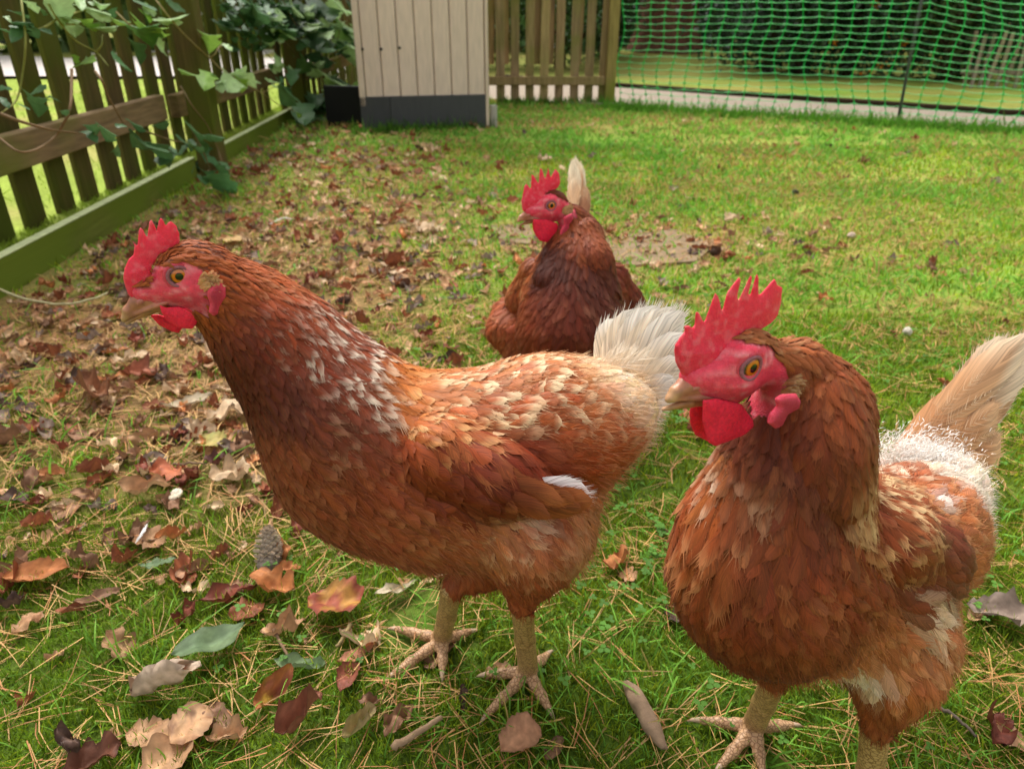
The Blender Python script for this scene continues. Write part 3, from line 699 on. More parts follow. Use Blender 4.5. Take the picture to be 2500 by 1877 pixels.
def ground_col(x, y):
    x = np.asarray(x); y = np.asarray(y); l = litter(x, y)[:, None]; s = strawd(x, y)[:, None]; r = np.hypot(x, y)[:, None]
    g = GREEN * (0.75 + 0.5 * fbm(x, y, 5, 51)[:, None]); m = MOSS * (0.7 + 0.6 * fbm(x, y, 23, 61)[:, None])
    k = sstep(.35, .65, fbm(x, y, 2.3, 71))[:, None]; c = g * (1 - k) + m * k
    far = sstep(1.2, 3.0, r)
    c = c * (1 - 0.60 * s * far) + STRAW * 0.60 * s * far
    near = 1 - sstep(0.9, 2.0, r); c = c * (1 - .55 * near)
    b = SOIL * (0.6 + 0.8 * fbm(x, y, 17, 81)[:, None]) * .6 + LITB * .4
    c = c * (1 - 0.8 * l) + b * 0.8 * l
    fy = sstep(6.8, 8.0, y)[:, None] * .75; c = c * (1 - fy) + srgb(128, 124, 66) * (.8 + .4 * fbm(x, y, 1.2, 87)[:, None]) * fy
    p = np.exp(-((x - 0.22) / 0.35) ** 2 - ((y - 4.5) / 0.3) ** 2)[:, None] * 0.8
    p2 = (np.exp(-((x - .3) / .42) ** 2 - ((y - 1.93) / .22) ** 2) * .9)[:, None]; c = c * (1 - p2) + srgb(158, 126, 92) * p2
    return c * (1 - p) + srgb(150, 112, 74) * p
R = 0.12 * np.exp(np.linspace(0, np.log(70 / 0.12), 330)); A = np.linspace(0, 2 * np.pi, 720, endpoint=False)
X = (R[:, None] * np.cos(A)).ravel(); Y = (R[:, None] * np.sin(A)).ravel() + 0.0
i = np.arange(len(R) - 1)[:, None] * 720; j = np.arange(720)[None]; Q = np.stack([i + j, i + 720 + j, i + 720 + (j + 1) % 720, i + (j + 1) % 720], -1).reshape(-1, 4)
X = np.append(X, 0); Y = np.append(Y, 0); T = np.stack([np.full(720, len(X) - 1), np.arange(720), (np.arange(720) + 1) % 720], 1)
M_GROUND = colmat('turf_soil', 0.95, 0.35, 90, 0.7, 220, 0.004, spec=0.1)
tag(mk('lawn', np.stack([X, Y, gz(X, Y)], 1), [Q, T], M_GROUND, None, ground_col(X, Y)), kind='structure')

def ribbons(P, D, Hh, Wd, bend, col, rows=(0, .45, .8, 1), flat=None):
    """tapering curved blades: P roots, D lean direction (unit, 3d), bend sideways/downwards"""
    n = len(P); t = np.array(rows)[None, :, None]; side = norm(np.cross(D, rng.normal(0, 1, (n, 3))) if flat is None else np.cross(D, flat))
    X = P[:, None] + D[:, None] * Hh[:, None, None] * t + bend[:, None] * (Hh[:, None, None] * t ** 2)
    w_ = Wd[:, None, None] * np.array([1, .95, .65, .12])[None, :, None] * 0.5
    V = np.stack([X - side[:, None] * w_, X + side[:, None] * w_], 2).reshape(-1, 3)
    k = np.arange(3) * 2; q = np.stack([k, k + 1, k + 3, k + 2], 1); Q = (q[None] + (np.arange(n) * 8)[:, None, None]).reshape(-1, 4)
    return V, Q, np.repeat(col, 8, 0)
def in_view(n, y0, y1, pad=0.25):
    y = y0 + (y1 - y0) * rng.random(n) ** 0.75; x = (rng.random(n) * 2 - 1) * ((0.92 if n > 9000 else .80) * y + pad + (.12 if n > 9000 else .05))
    return x, y
def cat(L): 
    V, Q, Cc, n = [], [], [], 0
    for v, q, c in L: V.append(v); Q.append(q + n); Cc.append(c); n += len(v)
    return np.vstack(V), np.vstack(Q), np.vstack(Cc)
def up_dirs(n, tilt):
    a = rng.random(n) * 6.283; s = np.abs(rng.normal(0, tilt, n)); return norm(np.stack([np.cos(a) * s, np.sin(a) * s, np.ones(n)], 1))
def pathmask(x, y):
    return y < np.interp(x, [-2.5, -.15, .70, 2.257, 3.2, 6], [6.6, 5.6, 5.18, 4.36, 3.85, 2.4]) - 0.02
M_GRASS = colmat('grass_blades', 0.55, 0, transl=0.45, spec=0.25)
M_MOSS = colmat('moss_tips', 0.8, 0, transl=0.4, spec=0.1)
g_l, m_l = [], []
for (y0, y1, nm_, ng, ws, hs_) in ((0.16, 0.75, 120000, 12000, 1.0, 1.15), (0.75, 1.4, 92000, 14000, 1.6, 1.15), (1.4, 2.7, 70000, 46000, 2.5, 1.2), (2.4, 3.6, 40000, 34000, 3.6, 1.3), (3.2, 5.6, 0, 72000, 4.8, 1.45)):
    if nm_:
        x, y = in_view(nm_, y0, y1); l = litter(x, y); k = (rng.random(nm_) > l * 0.9) & (fbm(x, y, 9, 91) > 0.30); x, y = x[k], y[k]; n = len(x)
        P = np.stack([x, y, gz(x, y) - .002], 1); tt = fbm(x, y, 4, 95)[:, None]
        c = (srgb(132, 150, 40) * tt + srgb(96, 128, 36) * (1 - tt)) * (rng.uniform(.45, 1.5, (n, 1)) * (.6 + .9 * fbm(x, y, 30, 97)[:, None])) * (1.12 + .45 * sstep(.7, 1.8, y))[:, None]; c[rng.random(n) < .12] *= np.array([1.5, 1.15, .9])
        D = up_dirs(n, .9); m_l.append(ribbons(P, D, rng.uniform(.006, .015, n) * hs_ * (0.6 + fbm(x, y, 14, 99)), rng.uniform(.0009, .0017, n) * ws, np.zeros((n, 3)) + rng.normal(0, .2, (n, 3)), c))
    x, y = in_view(ng, y0, y1); cl = fbm(x, y, 6, 101); l = litter(x, y); k = (rng.random(ng) < np.clip((cl - .22) * 2.6, .08, 1)) & (rng.random(ng) > l * 0.80) & pathmask(x, y) & (x > fence_x(y) + .02)
    x, y = x[k], y[k]; n = len(x); P = np.stack([x, y, gz(x, y) - .003], 1); tt = fbm(x, y, 1.7, 105)[:, None]; st = strawd(x, y)
    c = (srgb(104, 162, 58) * tt + srgb(134, 174, 66) * (1 - tt)) * rng.uniform(.7, 1.35, (n, 1)) * 1.15; dry = rng.random(n) < .07 + .48 * st * (y > 1.2); c[dry] = srgb(190, 164, 98) * rng.uniform(.7, 1.2, (dry.sum(), 1))
    D = up_dirs(n, .65); bd = rng.normal(0, .35, (n, 3)); bd[:, 2] = -np.abs(bd[:, 2]) - .15
    g_l.append(ribbons(P, D, rng.uniform(.014, .042, n) * hs_ * (0.55 + .9 * cl[k]), rng.uniform(.0011, .0024, n) * ws, bd, c))
# ragged long blades at the edge of the path
x = rng.uniform(.6, 3.3, 5000); y = np.interp(x, [.6, .70, 2.257, 3.2, 3.4], [5.22, 5.18, 4.36, 3.85, 3.75]) - rng.random(5000) * .25; n = 5000
g_l.append(ribbons(np.stack([x, y, gz(x, y)], 1), up_dirs(n, .4), rng.uniform(.03, .085, n), rng.uniform(.003, .007, n), np.tile([0, 0, -.25], (n, 1)) + rng.normal(0, .25, (n, 3)), srgb(104, 158, 48) * rng.uniform(.7, 1.3, (n, 1))))
x = rng.uniform(-.85, .68, 1800); y = np.where(x < -.1, np.interp(x, [-.85, -.1], [4.0, 4.33]), 5.42) - rng.random(1800) * .12
g_l.append(ribbons(np.stack([x, y, gz(x, y)], 1), up_dirs(1800, .4), rng.uniform(.02, .06, 1800), rng.uniform(.003, .006, 1800), rng.normal(0, .3, (1800, 3)), srgb(92, 138, 44) * rng.uniform(.6, 1.2, (1800, 1))))
V, Q, c = cat(g_l); tag(mk('grass', V, Q, M_GRASS, None, c), 'green lawn grass blades growing through the moss', 'grass', kind='stuff')
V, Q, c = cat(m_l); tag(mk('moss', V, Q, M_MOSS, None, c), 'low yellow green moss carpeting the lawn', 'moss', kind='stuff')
# clover: small three-leaf plants
def clover(x, y, s):
    n = len(x); V, T, cc = [], [], []; a0 = rng.random(n) * 6.28; th = np.linspace(0, 2 * np.pi, 8, endpoint=False)
    z = gz(x, y) + rng.uniform(.012, .026, n)
    for k in range(3):
        a = a0 + k * 2.094; r = s * (1 + .0 * a); cx = x + np.cos(a) * s * .62; cy = y + np.sin(a) * s * .62
        lr = np.stack([np.cos(th) * .55, np.sin(th) * .5], 1); ca, sa = np.cos(a)[:, None], np.sin(a)[:, None]
        px_ = cx[:, None] + (lr[:, 0] * ca - lr[:, 1] * sa) * s[:, None]; py_ = cy[:, None] + (lr[:, 0] * sa + lr[:, 1] * ca) * s[:, None]
        pz_ = z[:, None] + rng.normal(0, .12, (n, 1)) * lr[:, 0] * s[:, None] + .15 * np.abs(lr[:, 1]) * s[:, None]
        V.append(np.concatenate([np.stack([px_, py_, pz_], -1), np.stack([cx, cy, z], -1)[:, None]], 1))
    V = np.concatenate(V, 1); kq = np.arange(8); f = np.concatenate([np.stack([9 * q + 8 + 0 * kq, 9 * q + kq, 9 * q + (kq + 1) % 8], 1) for q in range(3)])
    T = (f[None] + (np.arange(n) * 27)[:, None, None]).reshape(-1, 3); c = np.repeat(srgb(96, 142, 54) * rng.uniform(.7, 1.3, (n, 1)), 27, 0)
    return V.reshape(-1, 3), T, c
n = 1500; x = rng.normal(.20, .16, n); y = rng.normal(.78, .16, n); x[900:] = rng.uniform(-.3, 1.1, 600); y[900:] = rng.uniform(.45, 1.5, 600); k = (fbm(x, y, 7, 121) > .46) & (rng.random(n) < .7); x, y = x[k], y[k]
V, T, c = clover(x, y, rng.uniform(.0035, .0062, len(x))); tag(mk('clover', V, T, M_GRASS, None, c), 'patches of small green clover leaves in the lawn', 'clover', kind='stuff')
# pine needles: pairs of long tan needles lying on everything
nl = []
for (y0, y1, n, ws) in ((0.22, 0.75, 1900, .8), (0.75, 1.5, 3400, 1.05), (1.5, 2.8, 5000, 1.7), (2.8, 5.0, 2200, 3.0)):
    x, y = in_view(n * 2, y0, y1); k = (rng.random(n * 2) < np.maximum(.15 + .85 * strawd(x, y), litter(x, y) * 1.3)) & pathmask(x, y) & (x > fence_x(y) + .05); x, y = x[k], y[k]
    a = rng.random(len(x)) * 6.283; n_ = len(x)
    for pr in range(2):
        aa = a + (rng.random(n_) * .22 if pr else 0); D = norm(np.stack([np.cos(aa), np.sin(aa), rng.normal(.04, .10, n_)], 1))
        L = rng.uniform(.028, .062, n_) * (1 + .1 * ws); P = np.stack([x, y, gz(x, y) + rng.uniform(.002, .014, n_)], 1) - D * L[:, None] * .5
        P[:, 2] = np.maximum(P[:, 2], gz(P[:, 0], P[:, 1]) + .003)
        sd = np.stack([-D[:, 1], D[:, 0], 0 * D[:, 2]], 1) * rng.normal(0, .22, (n_, 1)); sd[:, 2] -= .05
        c = srgb(200, 156, 94) * rng.uniform(.45, 1.2, (n_, 1)); red = rng.random(n_) < .3; c[red] = srgb(178, 118, 68) * rng.uniform(.7, 1.1, (red.sum(), 1))
        nl.append(ribbons(P, D, L, rng.uniform(.0009, .0014, n_) * ws, sd, c, flat=np.array([0.02, 0.03, 1.0])))
V, Q, c = cat(nl); tag(mk('pine_needles', V, Q, colmat('dry_needles', 0.6, spec=0.3), None, c), 'tan dry pine needles strewn over the lawn', 'pine needles', kind='stuff')

# ================================================================ dead leaves
M_LEAF = colmat('dead_leaf', 0.6, 0.22, 130, 0.4, 260, 0.001, transl=0.18, spec=0.25)
def leaf_arrays(kind, c0, c1, rg, curl=0.5, roll=0.0, crumple=0.06, lobes=0, aspect=0.6, blot=0.0, c2=None):
    nu, nv = 15, 9; t = np.linspace(0, 1, nu)[:, None]; v = np.linspace(-1, 1, nv)[None]
    wd = np.sin(np.pi * t ** 0.85) ** 0.75 * aspect * 0.5
    if kind == 'round': wd = np.sqrt(np.maximum(0.25 - (t - 0.5) ** 2, 0)) * aspect * 1.05
    if lobes: wd = wd * (1 + 0.30 * np.sin(t * lobes * 6.283))
    wd = wd * (1 + rg.normal(0, .05 + .25 * crumple, (nu, 1)))
    x = t - 0.5 + .12 * np.abs(v) * wd * 2; y = v * wd + .05 * np.sin(t * 4 + rg.random() * 6)
    k = roll if roll else 1e-3
    a = y / max(aspect * .5, .1) * k * 1.6
    rr = max(aspect * .5, .1) / (k * 1.6); yy = np.sin(a) * rr; zz = (1 - np.cos(a)) * rr
    zz = zz + curl * .35 * (t - .5) ** 2 * 2 + crumple * (vnoise(np.stack(np.broadcast_arrays(x * 5, y * 5, rg.random() * 50), -1), 3) - .5) * 2
    fold = rg.uniform(-.25, .35); zz = zz + fold * np.abs(v) * wd + crumple * .35 * (rg.random((nu, nv)) - .5) * np.abs(v) + .012 * np.abs(np.sin((t * 8 - np.abs(v) * 2) * 3.14))
    zz = zz - .02 * np.exp(-(v / .2) ** 2)
    V = np.stack(np.broadcast_arrays(x, yy, zz), -1).reshape(-1, 3); V[:, 2] -= V[:, 2].min()
    i = np.arange(nu - 1)[:, None] * nv; j = np.arange(nv - 1)[None]; Q = np.stack([i + j, i + nv + j, i + nv + j + 1, i + j + 1], -1).reshape(-1, 4)
    nz = vnoise(np.stack(np.broadcast_arrays(x * 6, y * 6, rg.random() * 90), -1), 7).reshape(-1, 1)
    c = np.asarray(c0) * (1 - nz) + np.asarray(c1) * nz
    if blot: 
        bz = sstep(.5, .62, vnoise(np.stack(np.broadcast_arrays(x * 4.5, y * 4.5, rg.random() * 90), -1), 9)).reshape(-1, 1) * blot; c = c * (1 - bz) + np.asarray(c2) * bz
    vein = (np.exp(-(v / .12) ** 2) * .25 + .20 * (np.abs(np.sin((t * 9 - np.abs(v) * 2.2) * 3.14)) > .93)) * np.ones_like(t); c = c * (1 + vein.reshape(-1, 1)) * (1 - .3 * (np.abs(v) ** 5 * np.ones_like(t))).reshape(-1, 1)
    return V, Q, c
def rot3(yaw, pitch, roll):
    cy, sy, cp, sp, cr, sr = math.cos(yaw), math.sin(yaw), math.cos(pitch), math.sin(pitch), math.cos(roll), math.sin(roll)
    return np.array([[cy, -sy, 0], [sy, cy, 0], [0, 0, 1]]) @ np.array([[cp, 0, sp], [0, 1, 0], [-sp, 0, cp]]) @ np.array([[1, 0, 0], [0, cr, -sr], [0, sr, cr]])
BR = dict(tan=((198, 158, 118), (168, 122, 88)), rust=((154, 92, 60), (126, 74, 52)), red=((134, 70, 50), (106, 54, 42)), brown=((152, 114, 86), (122, 88, 66)), pale=((214, 186, 150), (190, 158, 124)), dark=((100, 76, 64), (76, 56, 48)), orange=((188, 124, 74), (160, 96, 56)), grey=((150, 130, 116), (122, 104, 92)))
DESC = dict(tan='light tan', rust='rust brown', red='dark red', brown='dull brown', pale='pale papery', dark='blackish', orange='orange brown', grey='greyish')
SHAPE = {'o': ('ovate', dict(curl=.5, roll=.4, crumple=.09)), 'c': ('curled up', dict(curl=.6, roll=1.2, crumple=.13)), 'r': ('flat round', dict(curl=.2, roll=.2, aspect=.85)), 'l': ('lobed', dict(curl=.5, roll=.5, lobes=3, aspect=.7, crumple=.16)), 'x': ('crumpled', dict(curl=.8, roll=.9, crumple=.30, lobes=2))}
def place(V, x, y, size, rot, lift=0.006): return (V * size) @ rot.T + np.array([x, y, float(gz(x, y)) + lift])
def one_leaf(px, py, size, yaw, col, shape, label, lift=.008, tilt=(0, 0), seed=0, **kw):
    """a leaf one can point at in the photograph, standing where it lies on the ground"""
    rg = np.random.default_rng(seed + int(px)); p = gnd(px, py, .012); c0, c1 = [srgb(*q) for q in (BR[col] if isinstance(col, str) else col)]
    prm = dict(SHAPE[shape][1]); prm.update(kw); prm['crumple'] = prm.get('crumple', .06) + .05; V, Q, c = leaf_arrays('round' if shape == 'r' else 'ov', c0, c1, rg, **prm)
    yaw = math.radians(yaw); V = (V * size) @ rot3(yaw, tilt[0], tilt[1]).T; V[:, 2] -= V[:, 2].min(); V += [p[0], p[1], float(gz(p[0], p[1])) + lift]
    return tag(mk('fallen_leaf', V, Q, M_LEAF, None, c, origin=[p[0], p[1], float(gz(p[0], p[1]))]), label, 'leaf', 'fallen leaves on the lawn')
B8 = lambda x, y: (x / 2.373, 1177 + y / 2.373)
B9 = lambda x, y: (850 + x / 2.373, 1177 + y / 2.373)
B10 = lambda x, y: (x / 2.555, 650 + y / 2.555)
B7 = lambda x, y: (1600 + x / 2.373, 1177 + y / 2.373)
GRN = ((112, 130, 92), (88, 108, 76)); OLV = ((140, 158, 116), (108, 128, 90))
LEAVES = [(B8(205, 530), .074, 8, 'orange', 'o', 'large orange brown leaf with a curled tip at the left edge of the lawn', {}),
    (B8(60, 690), .030, 50, 'dark', 'x', 'blackish rotted leaf clump below the large orange brown leaf', {}), (B8(850, 40), .072, 10, 'tan', 'c', 'long rolled up tan leaf on the grass below the left hen\'s beak', {}),
    (B8(1225, 950), .078, 42, GRN, 'o', 'large oval grey green leaf behind the ring shaped dry leaf', dict(roll=.12, curl=.25, crumple=.02, lift=.018, aspect=.5)),
    (B8(985, 1150), .078, 12, ((176, 150, 126), (140, 86, 56)), 'c', 'dry brown leaf curled into a ring in front of the grey green leaf', dict(roll=2.4, crumple=.16, aspect=.95, blot=.8, c2=srgb(206, 184, 160), tilt=(-.25, .35))),
    (B8(1580, 585), .062, -20, 'orange', 'l', 'light orange brown folded leaf below the pine cone', dict(roll=.6)), (B8(1320, 630), .066, 22, 'red', 'c', 'dark red shiny leaf with raised rolled edges', dict(roll=.9)),
    (B8(1425, 725), .042, 30, 'rust', 'o', 'small triangular rust brown leaf under the rolled red leaf', dict(aspect=.9)), (B8(1940, 715), .062, -10, ((160, 88, 66), (134, 66, 50)), 'r', 'round reddish leaf blotched with yellow in front of the hen\'s feet', dict(blot=.6, c2=srgb(186, 146, 62), crumple=.1, lift=.016, aspect=.9)),
    (B8(1735, 1040), .055, -4, OLV, 'c', 'small grey green leaf with a curled pale rim', dict(roll=.8, aspect=.45)), (B8(1570, 1180), .052, 65, ((150, 80, 60), (176, 110, 60)), 'o', 'yellow and brown leaf standing on edge in the moss', dict(blot=.9, c2=srgb(188, 150, 60), tilt=(-.3, .8), aspect=.5)),
    (B8(845, 1432), .044, 5, 'tan', 'r', 'round flat tan leaf at the front of the lawn', dict(aspect=.75)), (B8(1100, 1410), .046, 60, 'tan', 'r', 'rounded tan leaf with a dark stain beside the flat tan one', dict(blot=.7, c2=srgb(110, 74, 54), aspect=.9, lift=.014)),
    (B8(1262, 1330), .044, -50, 'brown', 'o', 'narrow dull brown leaf pointing at the crumpled one', {}), (B8(1310, 1450), .042, 10, 'tan', 'x', 'crinkled light brown leaf fragment below the narrow dull brown one', {}), (B8(1740, 1370), .058, 60, ((150, 98, 76), (124, 74, 56)), 'x', 'crumpled dry reddish brown leaf like a paper ball', dict(crumple=.28, roll=1.2)),
    (B8(965, 1600), .058, 70, 'tan', 'o', 'big smooth tan leaf cut off by the bottom edge of the photo', dict(aspect=.8)), (B8(525, 1600), .052, 35, ((110, 66, 46), (88, 54, 40)), 'l', 'dark brown lobed leaf at the bottom edge of the photo', {}), (B8(1665, 475), .034, 0, 'orange', 'o', 'small smooth orange leaf touching the pine cone', dict(roll=.2)),
    (B8(905, 445), .046, 14, GRN, 'o', 'small grey green leaf lying left of the pine cone', dict(aspect=.4, roll=.2)), (B8(395, 1500), .032, -30, 'dark', 'x', 'small black shrivelled leaf near the front left', {}), (B8(2085, 1400), .044, 50, ((150, 140, 84), (176, 150, 112)), 'c', 'half green half brown curled leaf at the front', {}),
    (B8(990, 300), .040, 40, 'orange', 'c', 'small folded orange leaf beside the curved white feather', {}), (B8(1080, 545), .03, 70, 'rust', 'o', 'small rust leaf standing in the grass above the red rolled leaf', {}), (B8(560, 640), .05, 30, 'brown', 'o', 'dull brown leaf half hidden in grass right of the orange brown one', dict(aspect=.3)), (B8(400, 710), .034, 10, 'rust', 'c', 'small cupped rust leaf left of the grey green pair', {}), (B8(155, 790), .036, 60, 'tan', 'l', 'small star shaped tan leaf under the black clump', {}), (B8(60, 80), .05, 10, 'dark', 'o', 'dark purple brown leaf at the left edge', {}), (B8(205, 95), .034, 30, 'red', 'c', 'small wet dark red leaf by the purple brown one', {}),
    (B8(1640, 840), .05, 25, 'tan', 'x', 'torn light brown leaf below the round blotched leaf', {}), (B8(2020, 1110), .04, 70, ((150, 86, 66), (120, 66, 50)), 'o', 'reddish brown leaf standing by the bottom middle', {}), (B8(2070, 960), .05, 35, ((190, 130, 100), (160, 100, 74)), 'o', 'pinkish tan narrow leaf left of the far hen foot', dict(aspect=.4)),
    (B9(985, 1475), .044, 40, ((186, 138, 104), (166, 118, 88)), 'r', 'flat square pinkish tan leaf in front of the hen\'s near foot', dict(aspect=.85, curl=.05, lift=.013)), (B9(1310, 300), .03, 20, 'tan', 'x', 'tan leaf scrap in the clover between the two front hens', {}), (B9(130, 1260), .026, 10, 'brown', 'x', 'small brown crumpled leaf left of the near foot', {}),
    (B10(1170, 840), .085, 18, ((206, 188, 158), (176, 158, 130)), 'x', 'long pale grey leaf like bark under the left hen\'s neck', dict(aspect=.35, crumple=.1, roll=.4)), (B10(1430, 900), .082, 35, 'pale', 'l', 'large pale ragged leaf behind the left hen\'s breast', dict(crumple=.12)), (B10(1300, 1085), .055, 5, ((160, 164, 84), (186, 160, 100)), 'r', 'yellow green round leaf under the pale ragged leaf', {}), (B10(1040, 1285), .062, -20, ((196, 120, 84), (160, 82, 54)), 'l', 'bright orange brown wavy leaf above the long rolled one', {}),
    (B10(1435, 1290), .062, 20, 'pale', 'l', 'pale brown ragged leaf close to the left hen\'s breast', {}), (B10(870, 660), .075, -20, ((170, 104, 78), (140, 84, 62)), 'l', 'broad reddish brown leaf below the left hen\'s wattle', {}), (B10(600, 800), .10, -40, ((160, 112, 80), (130, 86, 62)), 'x', 'big folded brown leaf in the middle of the litter at the left', {}), (B10(870, 540), .035, 40, 'pale', 'r', 'small pale leaf in the litter under the left hen\'s beak', {}), (B10(700, 690), .07, 10, 'orange', 'o', 'narrow orange leaf left of the broad reddish one', dict(aspect=.3)), (B10(720, 515), .06, 15, 'orange', 'o', 'narrow rust orange leaf nearest the beak', dict(aspect=.3)), (B10(60, 1080), .06, 30, 'brown', 'x', 'dull brown crumpled leaf at the left edge under the fence', {}), (B10(180, 1010), .055, 60, 'rust', 'l', 'rust leaf with pointed lobes near the left edge', {}), (B10(300, 1280), .06, -15, ((190, 130, 86), (160, 100, 62)), 'o', 'folded light brown leaf lying left of the long rolled one', dict(aspect=.35)), (B10(1350, 1200), .04, 30, ((110, 70, 62), (86, 54, 50)), 'l', 'purple brown leaf left of the breast of the left hen', {}),
    ((565, 583), .062, -20, ((226, 190, 130), (206, 166, 108)), 'r', 'pale yellow fan shaped leaf right of the left hen\'s comb', dict(aspect=.9)), ((1040, 560), .10, 15, 'pale', 'l', 'large pale leaf behind the left hen\'s neck', {}), ((970, 640), .08, 30, 'rust', 'c', 'bright rust leaf in the litter behind the neck', {}), ((970, 660), .05, 0, 'pale', 'o', 'small cream leaf under the bright rust one', {}), ((905, 600), .07, 0, 'tan', 'o', 'light tan leaf in the litter above the left hen\'s back', {}), ((1060, 375), .11, -50, 'pale', 'x', 'pale upright leaf far back in the litter', {}), ((1060, 395), .07, 10, 'tan', 'l', 'light tan leaf below the pale upright one', {}), ((1330, 388), .08, -20, 'pale', 'l', 'pale star shaped leaf on the grass behind the far hen', {}), ((1790, 535), .07, 15, 'pale', 'o', 'white torn leaf on the open lawn', {}), ((2280, 1500), .03, 0, ((226, 208, 180), (210, 190, 160)), 'o', 'smooth cream leaf beside the right hen\'s thigh', dict(aspect=.4)), (B7(2010, 750), .075, -20, 'grey', 'o', 'flat greyish tan leaf at the right edge of the photo', {}), (B7(1870, 740), .035, 30, 'tan', 'o', 'pale leaf scrap beside the flat greyish leaf', {}), (B7(1985, 1455), .05, 60, ((120, 60, 44), (90, 46, 36)), 'x', 'dark red brown leaf in the bottom right corner', {}), (B7(2080, 1480), .04, -20, 'tan', 'o', 'tan leaf scrap in the bottom right corner', {}), (B9(280, 610), .055, 32, ((206, 190, 160), (180, 164, 136)), 'o', 'pale grey leaf strip under the belly of the middle hen', dict(aspect=.3, roll=.3))]
for k, (p, size, yaw, col, sh, lb, kw) in enumerate(LEAVES): one_leaf(*p, size * .9, yaw, col, sh, lb, seed=k, **kw)
# the rest of the countable leaves: a few prototypes, copied
protos = []
for ci, cn in enumerate(BR):
    for si, sh in enumerate('oclx'):
        rg = np.random.default_rng(100 + ci * 7 + si); c0, c1 = srgb(*BR[cn][0]), srgb(*BR[cn][1]); prm = SHAPE[sh][1]
        protos.append((cn, sh) + leaf_arrays('ov', c0, c1, rg, **prm))
wts = np.repeat([.26, .16, .04, .22, .16, .05, .05, .10], 4) * np.tile([.5, 1, 1, 1.6], 8); wts /= wts.sum()
cache = {}
def zone(x, y):
    if x < -0.55: return 'against the left fence'
    if y > 2.6: return 'far back near the shed'
    if x < 0.05: return 'in the litter behind the left hen' if y > .85 else 'on the grass at the front left'
    return 'around the far hen' if 1.2 < y else 'on the grass between the hens'
n = 9000; x, y = in_view(n, .3, 3.4, .1); k = (rng.random(n) < litter(x, y) ** 1.2 * .9) & (x > fence_x(y) + .06); x, y = x[k], y[k]
key = (y + .2 * np.abs(x)); o_ = np.argsort(key); x, y = x[o_], y[o_]
big = []; 
for xx, yy in zip(x, y):
    if len(big) >= 225: break
    if all((xx - a) ** 2 + (yy - b) ** 2 > .0045 for a, b in big): big.append((xx, yy))
for (xx, yy) in big:
    pi_ = rng.choice(len(protos), p=wts); cn, sh, V, Q, c = protos[pi_]; zz = zone(xx, yy); key = (pi_,)
    lb = f"{DESC[cn]} {SHAPE[sh][0]} dead leaf lying {zz}"
    if key not in cache: o = mk('fallen_leaf', V, Q, M_LEAF, None, c); cache[key] = o
    else: o = cache[key].copy(); C.objects.link(o)
    s_ = rng.uniform(.024, .052); o.scale = (s_, s_, s_); o.location = (xx, yy, float(gz(xx, yy)) + .006); o.rotation_euler = (rng.normal(0, .3), rng.normal(0, .3), rng.random() * 6.28)
    tag(o, lb, 'leaf', f"{DESC[cn]} {SHAPE[sh][0]} leaves {zz}")
L = []
n = 30000; x, y = in_view(n, .35, 4.6, .1); k = (rng.random(n) < np.maximum(litter(x, y) ** .9 * .46, .012 * (y > .9) )) & pathmask(x, y) & (x > fence_x(y) + .05); x, y = x[k], y[k]
for xx, yy in zip(x, y):
    cn, sh, V, Q, c = protos[rng.choice(len(protos), p=wts)]; s_ = rng.uniform(.014, .042) * (1 + .12 * yy)
    Vv = (V * s_) @ rot3(rng.random() * 6.28, rng.normal(0, .22), rng.normal(0, .22)).T; L.append((Vv + [xx, yy, float(gz(xx, yy)) + .004], Q, c * rng.uniform(.9, 1.4)))
V, Q, c = cat(L); tag(mk('leaf_litter', V, Q, M_LEAF, None, c), 'layer of small dead leaves and scraps covering the soil', 'leaf litter', kind='stuff')

# ---------------------------------------------------------------- cones, bark, feathers, pebbles, twigs
M_CONE = colmat('cone_scales', 0.8, 0.3, 200, 0.6, 400, 0.001, spec=0.15)
def cone_mesh(L_, r_, col, rg):
    V, Q, cc, n = [], [], [], 0
    for k in range(95):
        t = k / 95; a = k * 2.39996; r = r_ * (math.sin(math.pi * min(t * .85 + .13, 1)) ** .7); z = (t - .5) * L_; s = r_ * .42 * (1 - .4 * t)
        o_ = np.array([math.cos(a) * r * .75, math.sin(a) * r * .75, z]); d = norm(np.array([math.cos(a), math.sin(a), .35])); sd = np.array([-math.sin(a), math.cos(a), 0]); up = np.cross(d, sd)
        P = [o_ - sd * s * .5 - d * s * .4, o_ + sd * s * .5 - d * s * .4, o_ + sd * s * .65 + d * s * .4, o_ + d * s * .75 + up * s * .1, o_ - sd * s * .65 + d * s * .4, o_ + d * s * .2 + up * s * .45]
        V += P; Q += [[n, n + 1, n + 2, n + 5], [n, n + 5, n + 4, n], [n + 5, n + 2, n + 3, n + 4]]; Q[-2] = [n + 4, n, n + 5, n + 4]; n += 6
        f = rg.uniform(.75, 1.2); cc += [np.array(col) * f * .55] * 2 + [np.array(col) * f] * 2 + [np.array(col) * f] + [np.array(col) * f * 1.25]
    Q = np.array(Q); tri = (Q[:, 0] == Q[:, 3]); return np.array(V), [Q[~tri], Q[tri][:, :3]], np.array(cc)
